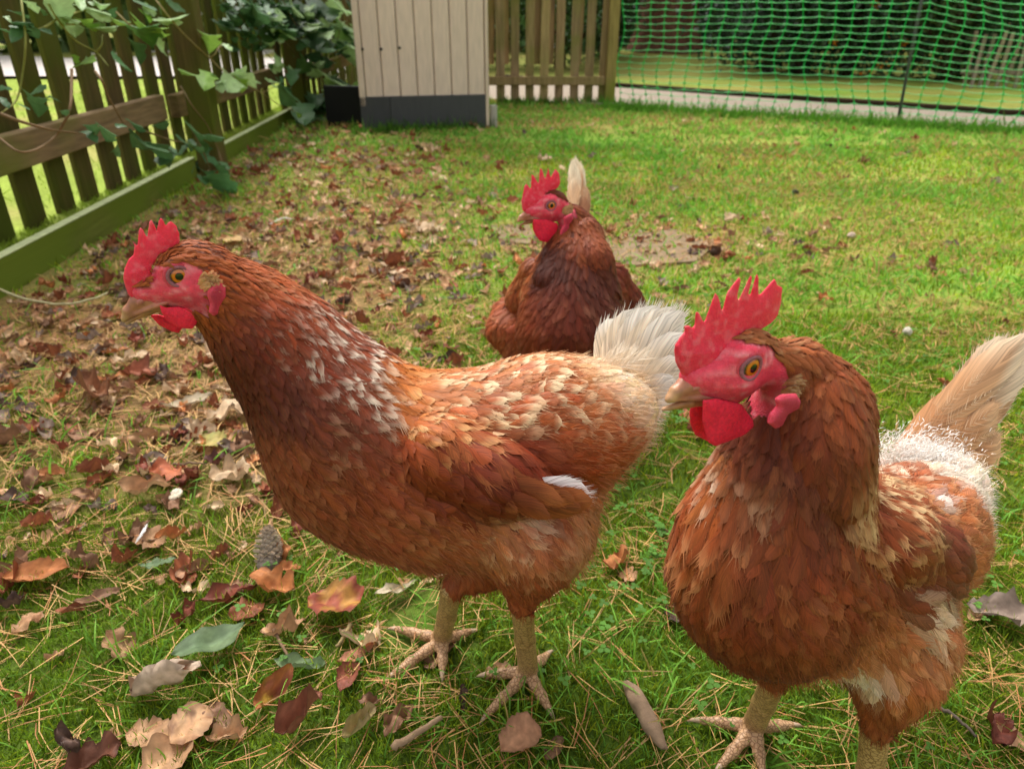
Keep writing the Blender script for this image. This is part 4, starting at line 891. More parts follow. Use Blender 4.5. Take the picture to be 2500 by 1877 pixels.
def pinecone(px, py, L_, r_, col, R_, label):
    V, Fs, c = cone_mesh(L_, r_, srgb(*col), rng); p = gnd(px, py, r_); V = V @ R_.T + p
    mb = rcone(p - R_[:, 2] * L_ * .38, p + R_[:, 2] * L_ * .34, r_ * .72, r_ * .35); cv, cq = snets(SDF([(mb, .01, None)]), *SDF([(mb, .01, None)]).bb(.004), r_ * .18)
    Vv = np.vstack([V, cv]); return tag(mk('pine_cone', Vv, [np.vstack([Fs[0], cq + len(V)]), Fs[1]], M_CONE, None, np.vstack([c, np.tile(srgb(*col) * .35, (len(cv), 1))]), smooth=False, origin=[p[0], p[1], 0]), label, 'pine cone', 'pine cones on the lawn')
pinecone(*B8(1555, 380), .052, .0175, (206, 190, 170), rot3(2.0, 1.05, .2), 'grey weathered pine cone lying beside the small orange leaf')
pinecone(990, 690, .028, .012, (128, 92, 72), rot3(1.2, 1.4, 0), 'closed brown pine cone behind the left hen\'s back')
pinecone(840, 735, .03, .012, (120, 90, 74), rot3(.4, 1.3, .3), 'brown pine cone in the needles beside the speckled neck')
pinecone(1748, 612, .036, .014, (110, 80, 62), rot3(.9, 1.5, 0), 'brown pine cone at the right end of the slate slab')
def rock(name, p, r, col, label, cat_, mat_, seed, Rr=np.eye(3), amp=.35):
    f = ellips([0, 0, 0], np.eye(3), r); s_ = SDF([(f, .01, None)]); V, Q = snets(s_, *s_.bb(max(r) * .3), max(r) / 9)
    V = V + norm(V) * ((vnoise(V / max(r) * 2.2 + seed, 3) - .5) * max(r) * amp)[:, None]; c = srgb(*col) * (.75 + .5 * vnoise(V / max(r) * 4 + seed, 5)[:, None])
    return tag(mk(name, V @ Rr.T + p, Q, mat_, None, c, origin=[p[0], p[1], 0]), label, cat_)
M_STONE = colmat('stone', 0.85, 0.25, 80, 0.5, 200, 0.002, spec=0.2)
rock('bark_piece', gnd(*B9(1725, 1350), .009), (.0085, .038, .009), (150, 124, 100), 'twisted grey brown piece of bark in front of the right hen', 'bark', M_STONE, 7.7, rot3(.35, 0, 0), .30)
rock('pebble', gnd(1600 + 1135 / 2.373, 1365 / 2.373, .012), (.011, .010, .009), (196, 172, 154), 'round pinkish pebble on the open lawn', 'pebble', M_STONE, 5.1)
rock('pebble', gnd(1600 + 1460 / 2.373, 600 + 495 / 2.373, .012), (.009, .008, .008), (206, 196, 180), 'white lump on the lawn above the right hen\'s tail', 'pebble', M_STONE, 6.7)
rock('dropping', gnd(1600 + 810 / 2.373, 1115 / 2.373, .01), (.013, .010, .009), (70, 70, 52), 'dark clod of soil on the lawn behind the slab', 'clod', M_STONE, 8.2)
for q, (p, c, s_) in enumerate([(B10(1100, 1415), (232, 218, 196), .008), (B10(1085, 1440), (222, 204, 178), .006)]): rock('mushroom_cap', gnd(*p, .012), (s_, s_, s_ * .6), c, ['small white mushroom by the end of the long rolled leaf', 'smaller cream mushroom touching the white one'][q], 'mushroom', M_STONE, q + 1.5)
M_TWIG = colmat('twig_bark', 0.85, 0.25, 120, 0.4, 300, 0.001, spec=0.15)
def twig(px, r, col, label, z=.012, name='twig'):
    P = spline([gnd(u, v, z) for u, v in px], 16); P[:, 2] += rng.normal(0, .0008, 16); b = MB().tube(P, np.linspace(r, r * .6, 16), 6, srgb(*col)); return tag(b.build(name, M_TWIG, None, True, origin=P[0] * [1, 1, 0]), label, 'twig')
twig([B9(265, 1530), B9(400, 1450), B9(540, 1360)], .0038, (170, 140, 110), 'short thick twig at the front below the near foot')
twig([B8(1585, 850), B8(1620, 920), B8(1670, 1010)], .0022, (130, 104, 80), 'thin brown twig above the small grey green leaf')
twig([B8(2030, 820), B8(1990, 900), B8(1950, 950)], .0025, (150, 130, 90), 'short bent twig right of the blotched leaf')
twig([B10(1080, 1235), B10(1180, 1230), B10(1290, 1225)], .0018, (120, 96, 80), 'thin straight twig left of the left hen\'s breast')
twig([(0, 707), (80, 735), (165, 742), (230, 728), (262, 715)], .003, (176, 168, 128), 'long pale bare stem reaching in from the left edge', .05, 'bare_stem')
twig([B7(1600, 1275), B7(1740, 1360), B7(1860, 1470)], .002, (110, 96, 84), 'dark grey twig beside the right hen\'s near leg')
def small_feather(px, L_, wid, bend, label):
    P = [gnd(u, v, .016) for u, v in px]; P = spline(P, 3); a = plume_arrays([([P[0], P[1] + [0, 0, .006], P[2]], (0.1, 0.1, 1))], None, srgb(226, 224, 220), srgb(244, 244, 242), rng, 90, wid, 0.0, .0006)
    V, Q, T, c, u = a; mb = MB().tube(spline([P[0], P[1] + [0, 0, .006], P[2]], 10), .0006, 5, srgb(235, 232, 226)); o = mk('loose_feather', np.vstack([V, mb.V[0]]), [np.vstack([Q, mb.Q[0] + len(V)])], M_FEA, None, np.vstack([c, mb.c[0]]), {'fuv': np.tile([.5, .5, .5], (len(V) + len(mb.V[0]), 1))}, origin=[P[0][0], P[0][1], 0]); return tag(o, label, 'feather', 'loose white feathers')
small_feather([B8(785, 352), B8(835, 310), B8(858, 232)], .03, .004, 0, 'small curved white feather in the grass at the left')
small_feather([(655, 549), (690, 538), (718, 536)], .06, .010, 0, 'long white feather in the litter right of the left comb')
# slate slabs half covered with needles
M_SLATE = colmat('slate', 0.75, 0.25, 30, 0.6, 60, 0.004, spec=0.25)
def slab(poly, label):
    P = np.array([gnd(u, v, .0) for u, v in poly]); m = len(P); V = np.vstack([P + [0, 0, -.02], P + [0, 0, .003], P.mean(0) + [0, 0, .004]]); k = np.arange(m); k2 = (k + 1) % m
    Q = np.stack([k, k2, m + k2, m + k], 1); T = np.stack([np.full(m, 2 * m), m + k, m + k2], 1)
    tag(mk('paving_slab', V, [Q, T], M_SLATE, None, np.tile(srgb(136, 114, 86), (len(V), 1)), smooth=False, origin=P.mean(0) * [1, 1, 0]), label, 'slab', 'slate slabs in the lawn')
slab([(1197, 552), (1290, 548), (1310, 600), (1222, 590)], 'grey slate slab sunk in the litter left of the far hen'); slab([(1480, 585), (1640, 560), (1745, 598), (1700, 640), (1540, 650), (1470, 625)], 'grey slate slab sunk in the litter right of the far hen')
# ================================================================ fences, shed, gate, net
def wood_mat(name, base, algae, amt, dark=(0.5, 0.5, 0.5), stretch=(14, 14, 1.2)):
    def b(t, o):
        tc = nd(t, 'ShaderNodeTexCoord'); mp = nd(t, 'ShaderNodeMapping'); mp.inputs['Scale'].default_value = stretch; t.links.new(tc.outputs['Object'], mp.inputs[0])
        n = nd(t, 'ShaderNodeTexNoise', i_Scale=5.0, i_Detail=6.0); t.links.new(mp.outputs[0], n.inputs['Vector'])
        r = ramp(t, [(0.25, tuple(np.array(base) * .6)), (0.75, tuple(np.array(base) * 1.3))]); t.links.new(n.outputs[0], r.inputs[0])
        n2_ = nd(t, 'ShaderNodeTexNoise', i_Scale=3.2, i_Detail=5.0); t.links.new(tc.outputs['Object'], n2_.inputs['Vector'])
        r2 = ramp(t, [(0.62 - amt * .4, (0, 0, 0)), (0.80 - amt * .3, (1, 1, 1))]); t.links.new(n2_.outputs[0], r2.inputs[0])
        a = nd(t, 'ShaderNodeAttribute', attribute_name='Col')
        c = mixc(t, 1.0, mixc(t, r2.outputs[0], r.outputs[0], algae), a.outputs['Color'], 'MULTIPLY')
        p = nd(t, 'ShaderNodeBsdfPrincipled', i_Roughness=0.85); p.inputs['Specular IOR Level'].default_value = 0.15; t.links.new(c, p.inputs['Base Color'])
        bp = nd(t, 'ShaderNodeBump', i_Strength=0.5, i_Distance=0.003); t.links.new(n.outputs[0], bp.inputs['Height']); t.links.new(bp.outputs[0], p.inputs['Normal'])
        t.links.new(p.outputs[0], o.inputs[0])
    return mat(name, b)
M_WOOD = wood_mat('mossy_wood', srgb(96, 78, 48), srgb(84, 94, 28), .7); M_RAIL = wood_mat('rail_wood', srgb(132, 108, 78), srgb(108, 108, 48), .35, stretch=(14, 1.2, 14)); M_KICK = wood_mat('kick_wood', srgb(124, 128, 60), srgb(110, 128, 40), .8, stretch=(14, 1.0, 14)); M_GATEW = wood_mat('gate_wood', srgb(168, 144, 106), srgb(138, 138, 72), .42); M_OLDW = wood_mat('grey_wood', srgb(150, 136, 118), srgb(110, 110, 80), .3)
def rv(): return rng.uniform(.8, 1.2) * np.array([1, rng.uniform(.95, 1.05), rng.uniform(.9, 1.1)])
ANG = 0.054; RF = rz(ANG)
M_BEDGE = colmat('weathered_lit_edge', .85, .2, 40)
fence = thing('picket_fence', (fence_x(2.8), 2.8, 0), 'mossy green picket fence with kickboard along the left side', 'fence')
P1 = (-1.168, 2.86); P2 = (-1.285, 4.60)
def fpost(p, nm='post', h=1.35): MB().box((p[0], p[1], h / 2 - .06), (.09, .085, h + .12), RF, rv(), .006).build(nm, M_WOOD, fence)
fpost(P1); fpost(P2); fpost((-1.05, .85))
def along(y0, y1, dx, z0, z1, th, m, nm, col=None):
    yc = (y0 + y1) / 2; MB().box((fence_x(yc) + dx, yc, (z0 + z1) / 2), (th, (y1 - y0) / math.cos(ANG), z1 - z0), RF, rv() if col is None else col, .003).build(nm, m, fence)
along(.92, 2.80, -.012, -.04, .076, .024, M_KICK, 'kickboard'); along(2.92, 4.54, -.010, -.04, .066, .024, M_KICK, 'kickboard')
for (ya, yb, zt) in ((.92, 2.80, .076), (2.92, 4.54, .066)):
    along(ya + .002, yb - .002, -.012, zt, zt + .004, .027, M_BEDGE, 'board_lit_edge', srgb(196, 204, 154))  # pale top strip: worn wood, with light from above painted into its colour
K3a, K3b = gnd(733, 265, .055), gnd(847, 211, .055); d3 = K3b - K3a; a3 = math.atan2(-d3[0], d3[1])
K3b = K3a + d3 * 1.0; MB().box(((K3a + K3b) / 2) * [1, 1, 0] + [0, 0, .01], (.024, np.hypot(*d3[:2]), .10), rz(a3), rv(), .003).build('kickboard', M_KICK, fence)
for (z0, z1) in ((.215, .300), (.93, 1.01)):
    along(.92, 2.80, -.085, z0, z1, .036, M_RAIL, 'rail'); along(2.92, 4.54, -.085, z0 - .01, z1 - .012, .036, M_RAIL, 'rail'); None
for (z0, z1) in ((.19, .27), (.90, .98)): MB().box(((K3a + K3b) / 2 * [1, 1, 0]) + [-.04, .2, (z0 + z1) / 2], (.036, np.hypot(*d3[:2]) + .5, z1 - z0), rz(a3), rv(), .003).build('rail', M_RAIL, fence)
y = .50; k = 0
while y < 8.2:
    off = -.128
    if y > 4.5: off = K3a[0] + (y - K3a[1]) * d3[0] / d3[1] - .085 - fence_x(y)
    h = 1.22 + rng.normal(0, .01); MB().box((fence_x(y) + off + rng.normal(0, .002), y, h / 2 + .01), (.017, .094 + rng.normal(0, .003), h), rz(ANG + rng.normal(0, .02)) @ rot3(0, 0, rng.normal(0, .006)), rv(), .003).build('picket', M_WOOD, fence)
    y += .157
# verge: soil held up behind the kickboard, road beyond
yy = np.linspace(-3, 7.2, 120); xx = -np.concatenate([[0], np.cumsum(np.linspace(.02, .35, 45))]); Xg = fence_x(yy)[:, None] - .026 + xx[None]; Yg = np.broadcast_to(yy[:, None], Xg.shape)
Zg = .052 + .016 * (fbm(Xg, Yg, 9, 131) - .5) - .03 * sstep(4.4, 6, Yg); i = np.arange(119)[:, None] * 46; j = np.arange(45)[None]; Q = np.stack([i + j, i + 46 + j, i + 46 + j + 1, i + j + 1], -1).reshape(-1, 4)
vc = (srgb(150, 168, 72) * (.7 + .6 * fbm(Xg, Yg, 6, 141)[..., None])); s_ = sstep(.5, .75, fbm(Xg, Yg, 3, 151))[..., None]; vc = vc * (1 - .5 * s_) + srgb(186, 160, 110) * .5 * s_
tag(mk('verge', np.stack([Xg, Yg, Zg], -1).reshape(-1, 3), Q, M_GROUND, None, vc.reshape(-1, 3)), kind='structure')
n = 16000; y = rng.uniform(1.0, 6.0, n); x = fence_x(y) - .035 - rng.random(n) * .10; x[9000:] = fence_x(y[9000:]) - .2 - rng.random(7000) * 3; P = np.stack([x, y, np.full(n, .050) - .03 * sstep(4.4, 6, y)], 1)
V, Q, c = ribbons(P, up_dirs(n, .8), np.where(np.arange(n) < 9000, rng.uniform(.006, .018, n), rng.uniform(.02, .04, n)), rng.uniform(.002, .004, n), rng.normal(0, .25, (n, 3)), (srgb(148, 170, 60) * rng.uniform(.6, 1.3, (n, 1)))); tag(mk('verge_grass', V, Q, M_GRASS, None, c), 'bright moss and grass growing behind the fence kickboard', 'grass', kind='stuff')
tag(mk('road', [[-22, 7.3, .045], [-1.75, 7.3, .045], [-1.75, 13, .045], [-22, 13, .045]], np.array([[0, 1, 2, 3]]), colmat('road_surface', .9, .12, 20, .3, 100, .002), None, np.tile(srgb(212, 202, 194), (4, 1))), kind='structure')
# shed corner
sh0, sh1 = np.array([-.815, 4.07]), np.array([-.128, 4.215]); dv = sh1 - sh0; wS = np.hypot(*dv); aS = math.atan2(dv[1], dv[0]); RS = rz(aS)
def sloc(x, y, z): return np.array([sh0[0], sh0[1], 0]) + RS @ np.array([x, y, z])
shed = thing('garden_shed', (sh0[0], sh0[1], 0), 'beige wooden shed with vertical boards on a dark grey plinth', 'shed')
def paint_mat(name, col, rough=.6):
    return colmat(name, rough, .10, 14, .25, 160, .001, spec=.3, stretch=(6, 6, .8))
M_BEIGE = paint_mat('beige_paint', None); M_PLINTH = paint_mat('plinth_paint', None, .55)
bs = MB(); nb = 7; x0 = .035; bw = (wS - x0 - .02) / nb
for q in range(nb): bs.box(sloc(x0 + bw * (q + .5), .010 + .001 * (q % 2), 1.13), (bw - .004, .02, 1.93), RS, srgb(228, 203, 187) * rng.uniform(.96, 1.04), .005)
bs.build('cladding', M_BEIGE, shed)
ws = MB(); ws.box(sloc(wS / 2, .75, 1.1), (wS - .03, 1.44, 2.1), RS, srgb(120, 108, 92)); ws.build('wall', M_BEIGE, shed)
for xx_ in (.017, wS - .009): MB().box(sloc(xx_, .012, 1.05 + (.06 if xx_ < .1 else 0)), (.032 if xx_ < .1 else .018, .03, 2.1 - (.12 if xx_ < .1 else 0)), RS, srgb(222, 198, 180), .003).build('corner_trim', M_BEIGE, shed)
pl = MB(); pl.box(sloc(.08, .006, .075), (.16, .018, .19), RS, srgb(66, 66, 68), .002); pl.box(sloc(.16 + (wS - .18) / 2, .003, .078), (wS - .18, .018, .185), RS, srgb(72, 72, 74), .002); pl.build('plinth', M_PLINTH, shed)
for (x_, z_) in ((.038, .40), (.135, .40), (.23, .405)): MB().tube([sloc(x_, -.004, z_), sloc(x_, .004, z_)], .007, 10, (.01, .01, .01)).build('vent_hole', M_PLINTH, shed)
MB().box(sloc(wS / 2, .72, 2.2), (wS + .2, 1.7, .06), RS, srgb(80, 76, 70), .01).build('roof', M_PLINTH, shed)
MB().tube([sloc(wS + .03, .03, -.02), sloc(wS + .03, .03, .11)], .022, 12, srgb(176, 170, 160)).build('pipe_stub', M_PLINTH, shed)
bp_ = thing('black_board', (-1.02, 4.28, 0), 'black board closing the gap between fence and shed', 'board'); MB().box((-.935, 4.26, .08), (.24, .02, .26), rz(-.2), srgb(20, 20, 22), .003).build('panel', M_PLINTH, bp_)
# gate panel beyond the shed
gate = thing('picket_gate', (.25, 5.4, 0), 'short brown picket fence panel between shed and green netting', 'fence')
for q in range(9): MB().box((-.19 + .1045 * q, 5.43, .62), (.060, .018, 1.24), rot3(0, rng.normal(0, .006), 0), rv(), .003).build('picket', M_GATEW, gate)
for q in (0, 1, 3, 4, 6): MB().box((-.15 + .1045 * q + rng.normal(0, .01), 5.472, .74), (.055, .018, .98), rot3(0, rng.normal(0, .02), 0), rv() * .85, .003).build('picket', M_GATEW, gate)
for z_ in (.148, .95): MB().box((.235, 5.40, z_), (.84, .036, .056), None, rv(), .003).build('rail', M_GATEW, gate)
MB().box((.688, 5.395, .66), (.070, .07, 1.36), None, srgb(250, 255, 215), .005).build('post', M_GATEW, gate)
# green barrier net and its pole
M_NET = colmat('green_plastic', 0.45, 0, transl=0.4, spec=0.4)
net = thing('barrier_netting', (1.5, 4.8, 0), 'bright green plastic barrier net across the back of the lawn', 'netting')
NA, NB_, NC = np.array([.715, 5.18]), np.array([2.262, 4.392]), np.array([4.3, 3.12]); LA = np.hypot(*(NB_ - NA)); LB = np.hypot(*(NC - NB_)); nc = int((LA + LB) / .0915); nr = 31
s_ = (np.arange(nc + 1) * .0915)[None]; r_ = np.arange(nr)[:, None]; ss = s_ + .012 * np.sin(r_ * .5 + 1) + .010 * (r_ / nr) * np.sin(s_ * 3); zz = np.broadcast_to(.012 + r_ * .0382 * (1 + .04 * np.sin(s_ * 2)), ss.shape).copy()
fa = np.clip(ss / LA, 0, 1)[..., None]; fb = np.clip((ss - LA) / LB, 0, None)[..., None]; XY = NA + (NB_ - NA) * fa + (NC - NB_) * fb
zz -= np.where(ss > LA, .11 * np.sin(np.clip((ss - LA) / 1.1, 0, 1) * 1.57) * np.clip(zz / .65, 0, 1.4), .02 * np.sin(np.clip(ss / LA, 0, 1) * 3.14) * np.clip(zz / .6, 0, 1)) ; zz += .004 * np.sin(ss * 21 + r_)
XY = XY + np.stack([.012 * np.sin(r_ * .7 + ss * 5), .02 * np.sin(r_ * .33 + ss * 4)], -1); G = np.dstack([XY, zz]); hz, vt = MB(), MB()
def strand(mb, a, b, w0, w1, sag, col):
    m = (a + b) / 2 - np.array([0, 0, sag]); P = np.stack([a, (a + m) / 2 - [0, 0, sag * .25], m, (b + m) / 2 - [0, 0, sag * .25], b]); mb.tube(P, [w0 * .8, w1 * .62, w1 * .55, w1 * .62, w0 * .8], 4, col, False)
for a in range(nr):
    for b in range(nc + 1):
        if b < nc: strand(hz, G[a, b], G[a, b + 1], .0052, .0026, .003, srgb(150, 236, 168))
        if a < nr - 1: strand(vt, G[a, b], G[a + 1, b], .0078, .0038, 0, srgb(34, 214, 96))
hz.build('horizontal_strands', M_NET, net); vt.build('vertical_strands', M_NET, net)
pole = MB().tube([(2.262, 4.40, -.05), (2.235, 4.40, .6), (2.215, 4.40, 1.25)], .0085, 10, srgb(84, 88, 86)); tag(pole.build('net_pole', colmat('pole_paint', .5, .1, 30), None, True, origin=(2.262, 4.4, 0)), 'thin dark grey pole holding up the green netting', 'pole')
# path and its edging
px_ = np.array([-2.6, -.15, .70, 2.257, 3.2, 6, 9]); pn = np.array([6.55, 5.6, 5.18, 4.36, 3.85, 2.4, .9]); pf = np.array([8.6, 7.55, 6.72, 5.34, 4.50, 2.9, 1.3])
V = np.concatenate([np.stack([px_, pn, np.full(7, .012)], 1), np.stack([px_, pf, np.full(7, .012)], 1)]); Q = np.stack([np.arange(6), np.arange(6) + 1, np.arange(6) + 8, np.arange(6) + 7], 1)
tag(mk('path', V, Q, colmat('path_gravel', .9, .14, 60, .4, 200, .003), None, np.tile(srgb(160, 145, 128), (14, 1)), smooth=False), kind='structure')
ed = MB()
for q in range(1, 6):
    a, b = np.array([px_[q], pf[q]]), np.array([px_[q + 1], pf[q + 1]]); d = b - a; ed.box([*((a + b) / 2), .02], (np.hypot(*d), .05, .05), rz(math.atan2(d[1], d[0])), srgb(104, 90, 76), .006)
tag(ed.build('path_edging', M_OLDW, None, origin=(.9, 6.6, 0)), 'low weathered timber edging along the far side of the path', 'edging')
# ================================================================ plants, trees, backdrop of woods
M_LEAFG = colmat('living_leaf', 0.45, 0.12, 60, transl=0.30, spec=0.35); M_BARK = colmat('tree_bark', 0.95, 0.35, 9, 0.9, 14, .03, spec=.1, stretch=(3, 3, .7)); M_STEM = colmat('vine_stem', 0.7, 0.15, 60)
def leafcards(P, N, D, L_, W_, col, rg, notch=0.0):
    """pointed leaves folded along the midrib: six vertices each"""
    n = len(P); D = norm(D); S = norm(np.cross(N, D)); N = np.cross(D, S); L_ = L_[:, None]; W_ = W_[:, None]; b = rg.normal(.12, .1, (n, 1))
    pts = [P - D * L_ * notch * 0, P + D * L_ * .30 + S * W_ * .5 + N * W_ * .18, P + D * L_ * .68 + S * W_ * .36 + N * W_ * .12 - N * L_ * b * .4, P + D * L_ - N * L_ * b, P + D * L_ * .68 - S * W_ * .36 + N * W_ * .12 - N * L_ * b * .4, P + D * L_ * .30 - S * W_ * .5 + N * W_ * .18, P + D * L_ * .45]
    V = np.stack(pts, 1).reshape(-1, 3); f = np.array([[0, 1, 6], [1, 2, 6], [2, 3, 6], [3, 4, 6], [4, 5, 6], [5, 0, 6]]); T = (f[None] + (np.arange(n) * 7)[:, None, None]).reshape(-1, 3)
    return V, T, np.repeat(col, 7, 0)
def lobedleaves(P, N, D, L_, W_, col, rg):
    """larger leaves: a curved, folded blade with side lobes and a short tip"""
    n = len(P); nu, nv = 10, 7; D = norm(D); S = norm(np.cross(N, D)); N = np.cross(D, S); t = np.linspace(0, 1, nu)[None, :, None, None]; v = np.linspace(-1, 1, nv)[None, None, :, None]
    wd = np.sin(np.pi * t ** .62) ** .8 * (1 + .28 * np.sin(t * 9.5 + .6)) * .5; wd = wd * (1 + .12 * rg.normal(0, 1, (n, nu, 1, 1))); L4 = L_[:, None, None, None]; W4 = W_[:, None, None, None]
    dr = rg.uniform(.05, .45, (n, 1, 1, 1)); fo = rg.uniform(-.1, .5, (n, 1, 1, 1)); sw = rg.normal(0, .12, (n, 1, 1, 1))
    X = P[:, None, None] + D[:, None, None] * L4 * (t - .10 * np.abs(v) * (1 - t)) + S[:, None, None] * (W4 * wd * v + L4 * sw * t ** 2) + N[:, None, None] * (fo * W4 * wd * np.abs(v) - dr * L4 * t ** 2 + .02 * L4 * np.sin(t * 16 + v * 3))
    i = np.arange(nu - 1)[:, None] * nv; j = np.arange(nv - 1)[None]; q = np.stack([i + j, i + nv + j, i + nv + j + 1, i + j + 1], -1).reshape(-1, 4); Q = (q[None] + (np.arange(n) * nu * nv)[:, None, None]).reshape(-1, 4)
    c = col[:, None, None] * (1 + .22 * (np.abs(v) < .1) + .10 * (np.abs(np.sin((t * 6 - np.abs(v) * 1.6) * 3.14)) > .92)) * np.ones_like(X); return X.reshape(-1, 3), Q, c.reshape(-1, 3)
def on_fence(u, v, off):
    r = ray(u, v); a = -1.06 + off; t = a / (r[0] + .054 * r[1]); return CAM + r * t
def vine(label, stems, leaves, rad=.0028, scol=(150, 150, 80), off=.06, extra=None):
    o = thing('climbing_vine', on_fence(*stems[0][0], off) * [1, 1, 0], label, 'vine', 'vines over the left fence'); mb = MB()
    for st in stems: mb.tube(spline([on_fence(u, v, off + .03 * math.sin(q * 1.7)) for q, (u, v) in enumerate(st)], 24), np.linspace(rad, rad * .6, 24), 6, srgb(*scol))
    mb.build('stem', M_STEM, o, True); rg = np.random.default_rng(int(stems[0][0][0]) + 5)
    n = len(leaves); P = np.array([on_fence(u, v, off + rg.uniform(0, .06)) for u, v, *_ in leaves]); tp = np.array([on_fence(u + du, v + dv, off + rg.uniform(-.02, .08)) for (u, v, du, dv, *_) in leaves])
    D = tp - P; L_ = np.linalg.norm(D, axis=1) * .62; N = norm(np.array([.35, -.45, 1.0]) + rg.normal(0, .35, (n, 3))); cols = np.array([srgb(*(q[4] if len(q) > 4 else (92, 128, 84))) for q in leaves]) * rg.uniform(.8, 1.2, (n, 1))
    V, T, c = lobedleaves(P, N, D, L_, L_ * .58, cols, rg); mk('leaves', V, T, M_LEAFG, o, c)
LG = (140, 180, 76); DG = (80, 118, 72); PG = (162, 192, 130)
Z3 = lambda *q: (q[0] / 4.372, q[1] / 4.372, q[2] / 4.372, q[3] / 4.372) + tuple(q[4:])
Z4 = lambda *q: (450 + q[0] / 4.372, q[1] / 4.372, q[2] / 4.372, q[3] / 4.372) + tuple(q[4:])
vine('vine with pale green leaves hanging over the near end of the left fence', [[(115, 0), (138, 45), (185, 100), (235, 128), (265, 162)], [(52, 0), (62, 100), (55, 180), (40, 245), (5, 275)], [(138, 48), (180, 33), (222, 22)], [(138, 48), (110, 66), (84, 74), (50, 70)], [(145, 58), (180, 60), (205, 50)], [(235, 128), (248, 110), (250, 88)], [(230, 135), (222, 150), (205, 158)]],
    [Z3(*q) for q in [(570, 0, 230, 100, PG), (810, 0, 120, 50, PG), (960, 40, 210, -20, PG), (1080, 60, 60, -50, PG), (970, 100, 230, 60, PG), (690, 190, 190, -10, PG), (880, 220, 200, 140, LG), (990, 260, 100, 0, PG), (1080, 300, 80, 0, PG), (650, 210, 20, 40, PG), (140, 130, 220, 70, DG), (200, 240, 190, 30, DG), (100, 280, 160, 20, DG), (240, 300, -140, 60, DG), (340, 310, 20, -110, DG), (430, 320, 190, 30, DG), (0, 940, 190, -10, DG), (10, 1040, 120, 80, DG), (370, 970, 130, -10, DG), (350, 1040, 60, 110, DG), (520, 1040, 220, 70, DG), (480, 1060, -120, -20, DG), (800, 590, 60, 110, LG), (860, 690, 40, -140, LG), (0, 310, 110, 30, DG), (60, 180, 90, 60, PG), (300, 20, 100, 60, PG), (420, 90, 120, 10, DG), (1200, 100, 30, 110, DG), (1260, 230, 110, 20, LG)]])
vine('long vine with leafy side shoots crossing the middle of the left fence', [[(380, 0), (415, 45), (455, 90), (512, 143), (560, 185), (640, 228), (690, 262), (735, 275), (800, 278), (835, 282)], [(283, 30), (318, 62), (352, 78)], [(512, 143), (525, 132), (532, 120), (545, 106)], [(640, 228), (655, 220), (668, 214)]],
    [Z3(*q) for q in [(1530, 90, 250, 110, PG), (1530, 150, 140, 40, LG), (1780, 210, 240, 0, PG), (1800, 220, 100, -50, PG), (1560, 300, 170, 150, LG), (1480, 310, 240, 60, (80, 120, 60)), (1680, 480, 230, 110, PG), (1430, 460, 240, 220, DG), (1240, 650, 380, 100, DG), (1800, 40, 320, 130, DG), (1540, 60, 120, -60, DG), (2040, 800, 140, -20, LG)]] + [Z4(*q) for q in [(250, 380, 160, 40, LG), (400, 420, -20, 80, LG), (420, 470, 150, 40, PG), (380, 870, 10, 120, PG), (540, 850, -180, 40, PG), (370, 890, 120, 40, PG), (540, 780, 180, -10, PG), (550, 760, 120, -30, PG), (670, 820, 150, 50, PG), (280, 780, -210, 20, LG), (290, 790, 100, 40, DG), (590, 850, 90, 90, LG), (910, 880, 90, -10, PG), (940, 920, 110, 40, PG), (1060, 920, 80, 20, DG), (1090, 970, 120, 40, DG), (1210, 1210, 60, 60, LG), (1690, 1230, -60, 80, LG), (1700, 1000, 200, 50, PG), (1400, 720, 100, 30, PG), (880, 260, 130, 30, DG), (780, 130, 120, 50, DG), (920, 180, 130, 60, PG), (1040, 260, 100, 60, PG)]], off=.12, scol=(150, 132, 84))
vine('drooping dark leaved vine at the foot of the nearest fence post', [[(440, 210), (470, 260), (505, 305), (530, 360), (545, 410)], [(330, 310), (380, 330), (430, 345), (480, 350)], [(470, 320), (500, 380), (520, 440)]],
    [Z3(*q) for q in [(950, 1340, 130, 30, DG), (920, 1400, 160, 90, DG), (1120, 1380, 150, 70, DG), (1240, 1350, 180, -40, DG), (1420, 1320, 150, 10, DG), (1700, 1320, 140, 20, DG), (2060, 1370, 120, 60, DG), (1560, 1560, 200, -20, DG), (1780, 1570, 160, 60, DG), (2000, 1500, 160, 40, DG), (2080, 1560, 120, 80, DG), (1230, 1590, 100, 60, DG), (1820, 1620, -160, 20, DG)]] + [(370, 350, 60, 22, DG), (440, 342, 55, 12, DG), (470, 318, 50, 30, DG), (455, 355, -40, 30, DG), (500, 385, 60, 12, (84, 130, 80)), (520, 400, 50, 15, (84, 130, 80)), (500, 420, 45, 25, (84, 130, 80)), (490, 440, 55, -5, DG), (515, 330, 30, 12, DG), (520, 425, 40, 20, (90, 136, 84)), (510, 360, -30, 25, DG), (540, 395, 30, 20, DG), (480, 400, -30, 25, DG), (590, 450, 30, 20, (90, 130, 84)), (575, 470, 40, -10, (90, 130, 84))], off=.16, scol=(120, 100, 66))
vine('bare brown bramble stem arching in front of the near fence rail', [[(0, 278), (60, 300), (130, 318), (188, 325)], [(175, 170), (172, 260), (150, 310), (130, 338), (90, 365), (45, 370), (0, 338)], [(232, 175), (250, 200), (262, 232), (300, 300)]], [Z3(250, 1140, 60, -40, DG), Z3(700, 1180, -60, 30, DG)], rad=.0035, scol=(136, 108, 76), off=.14)
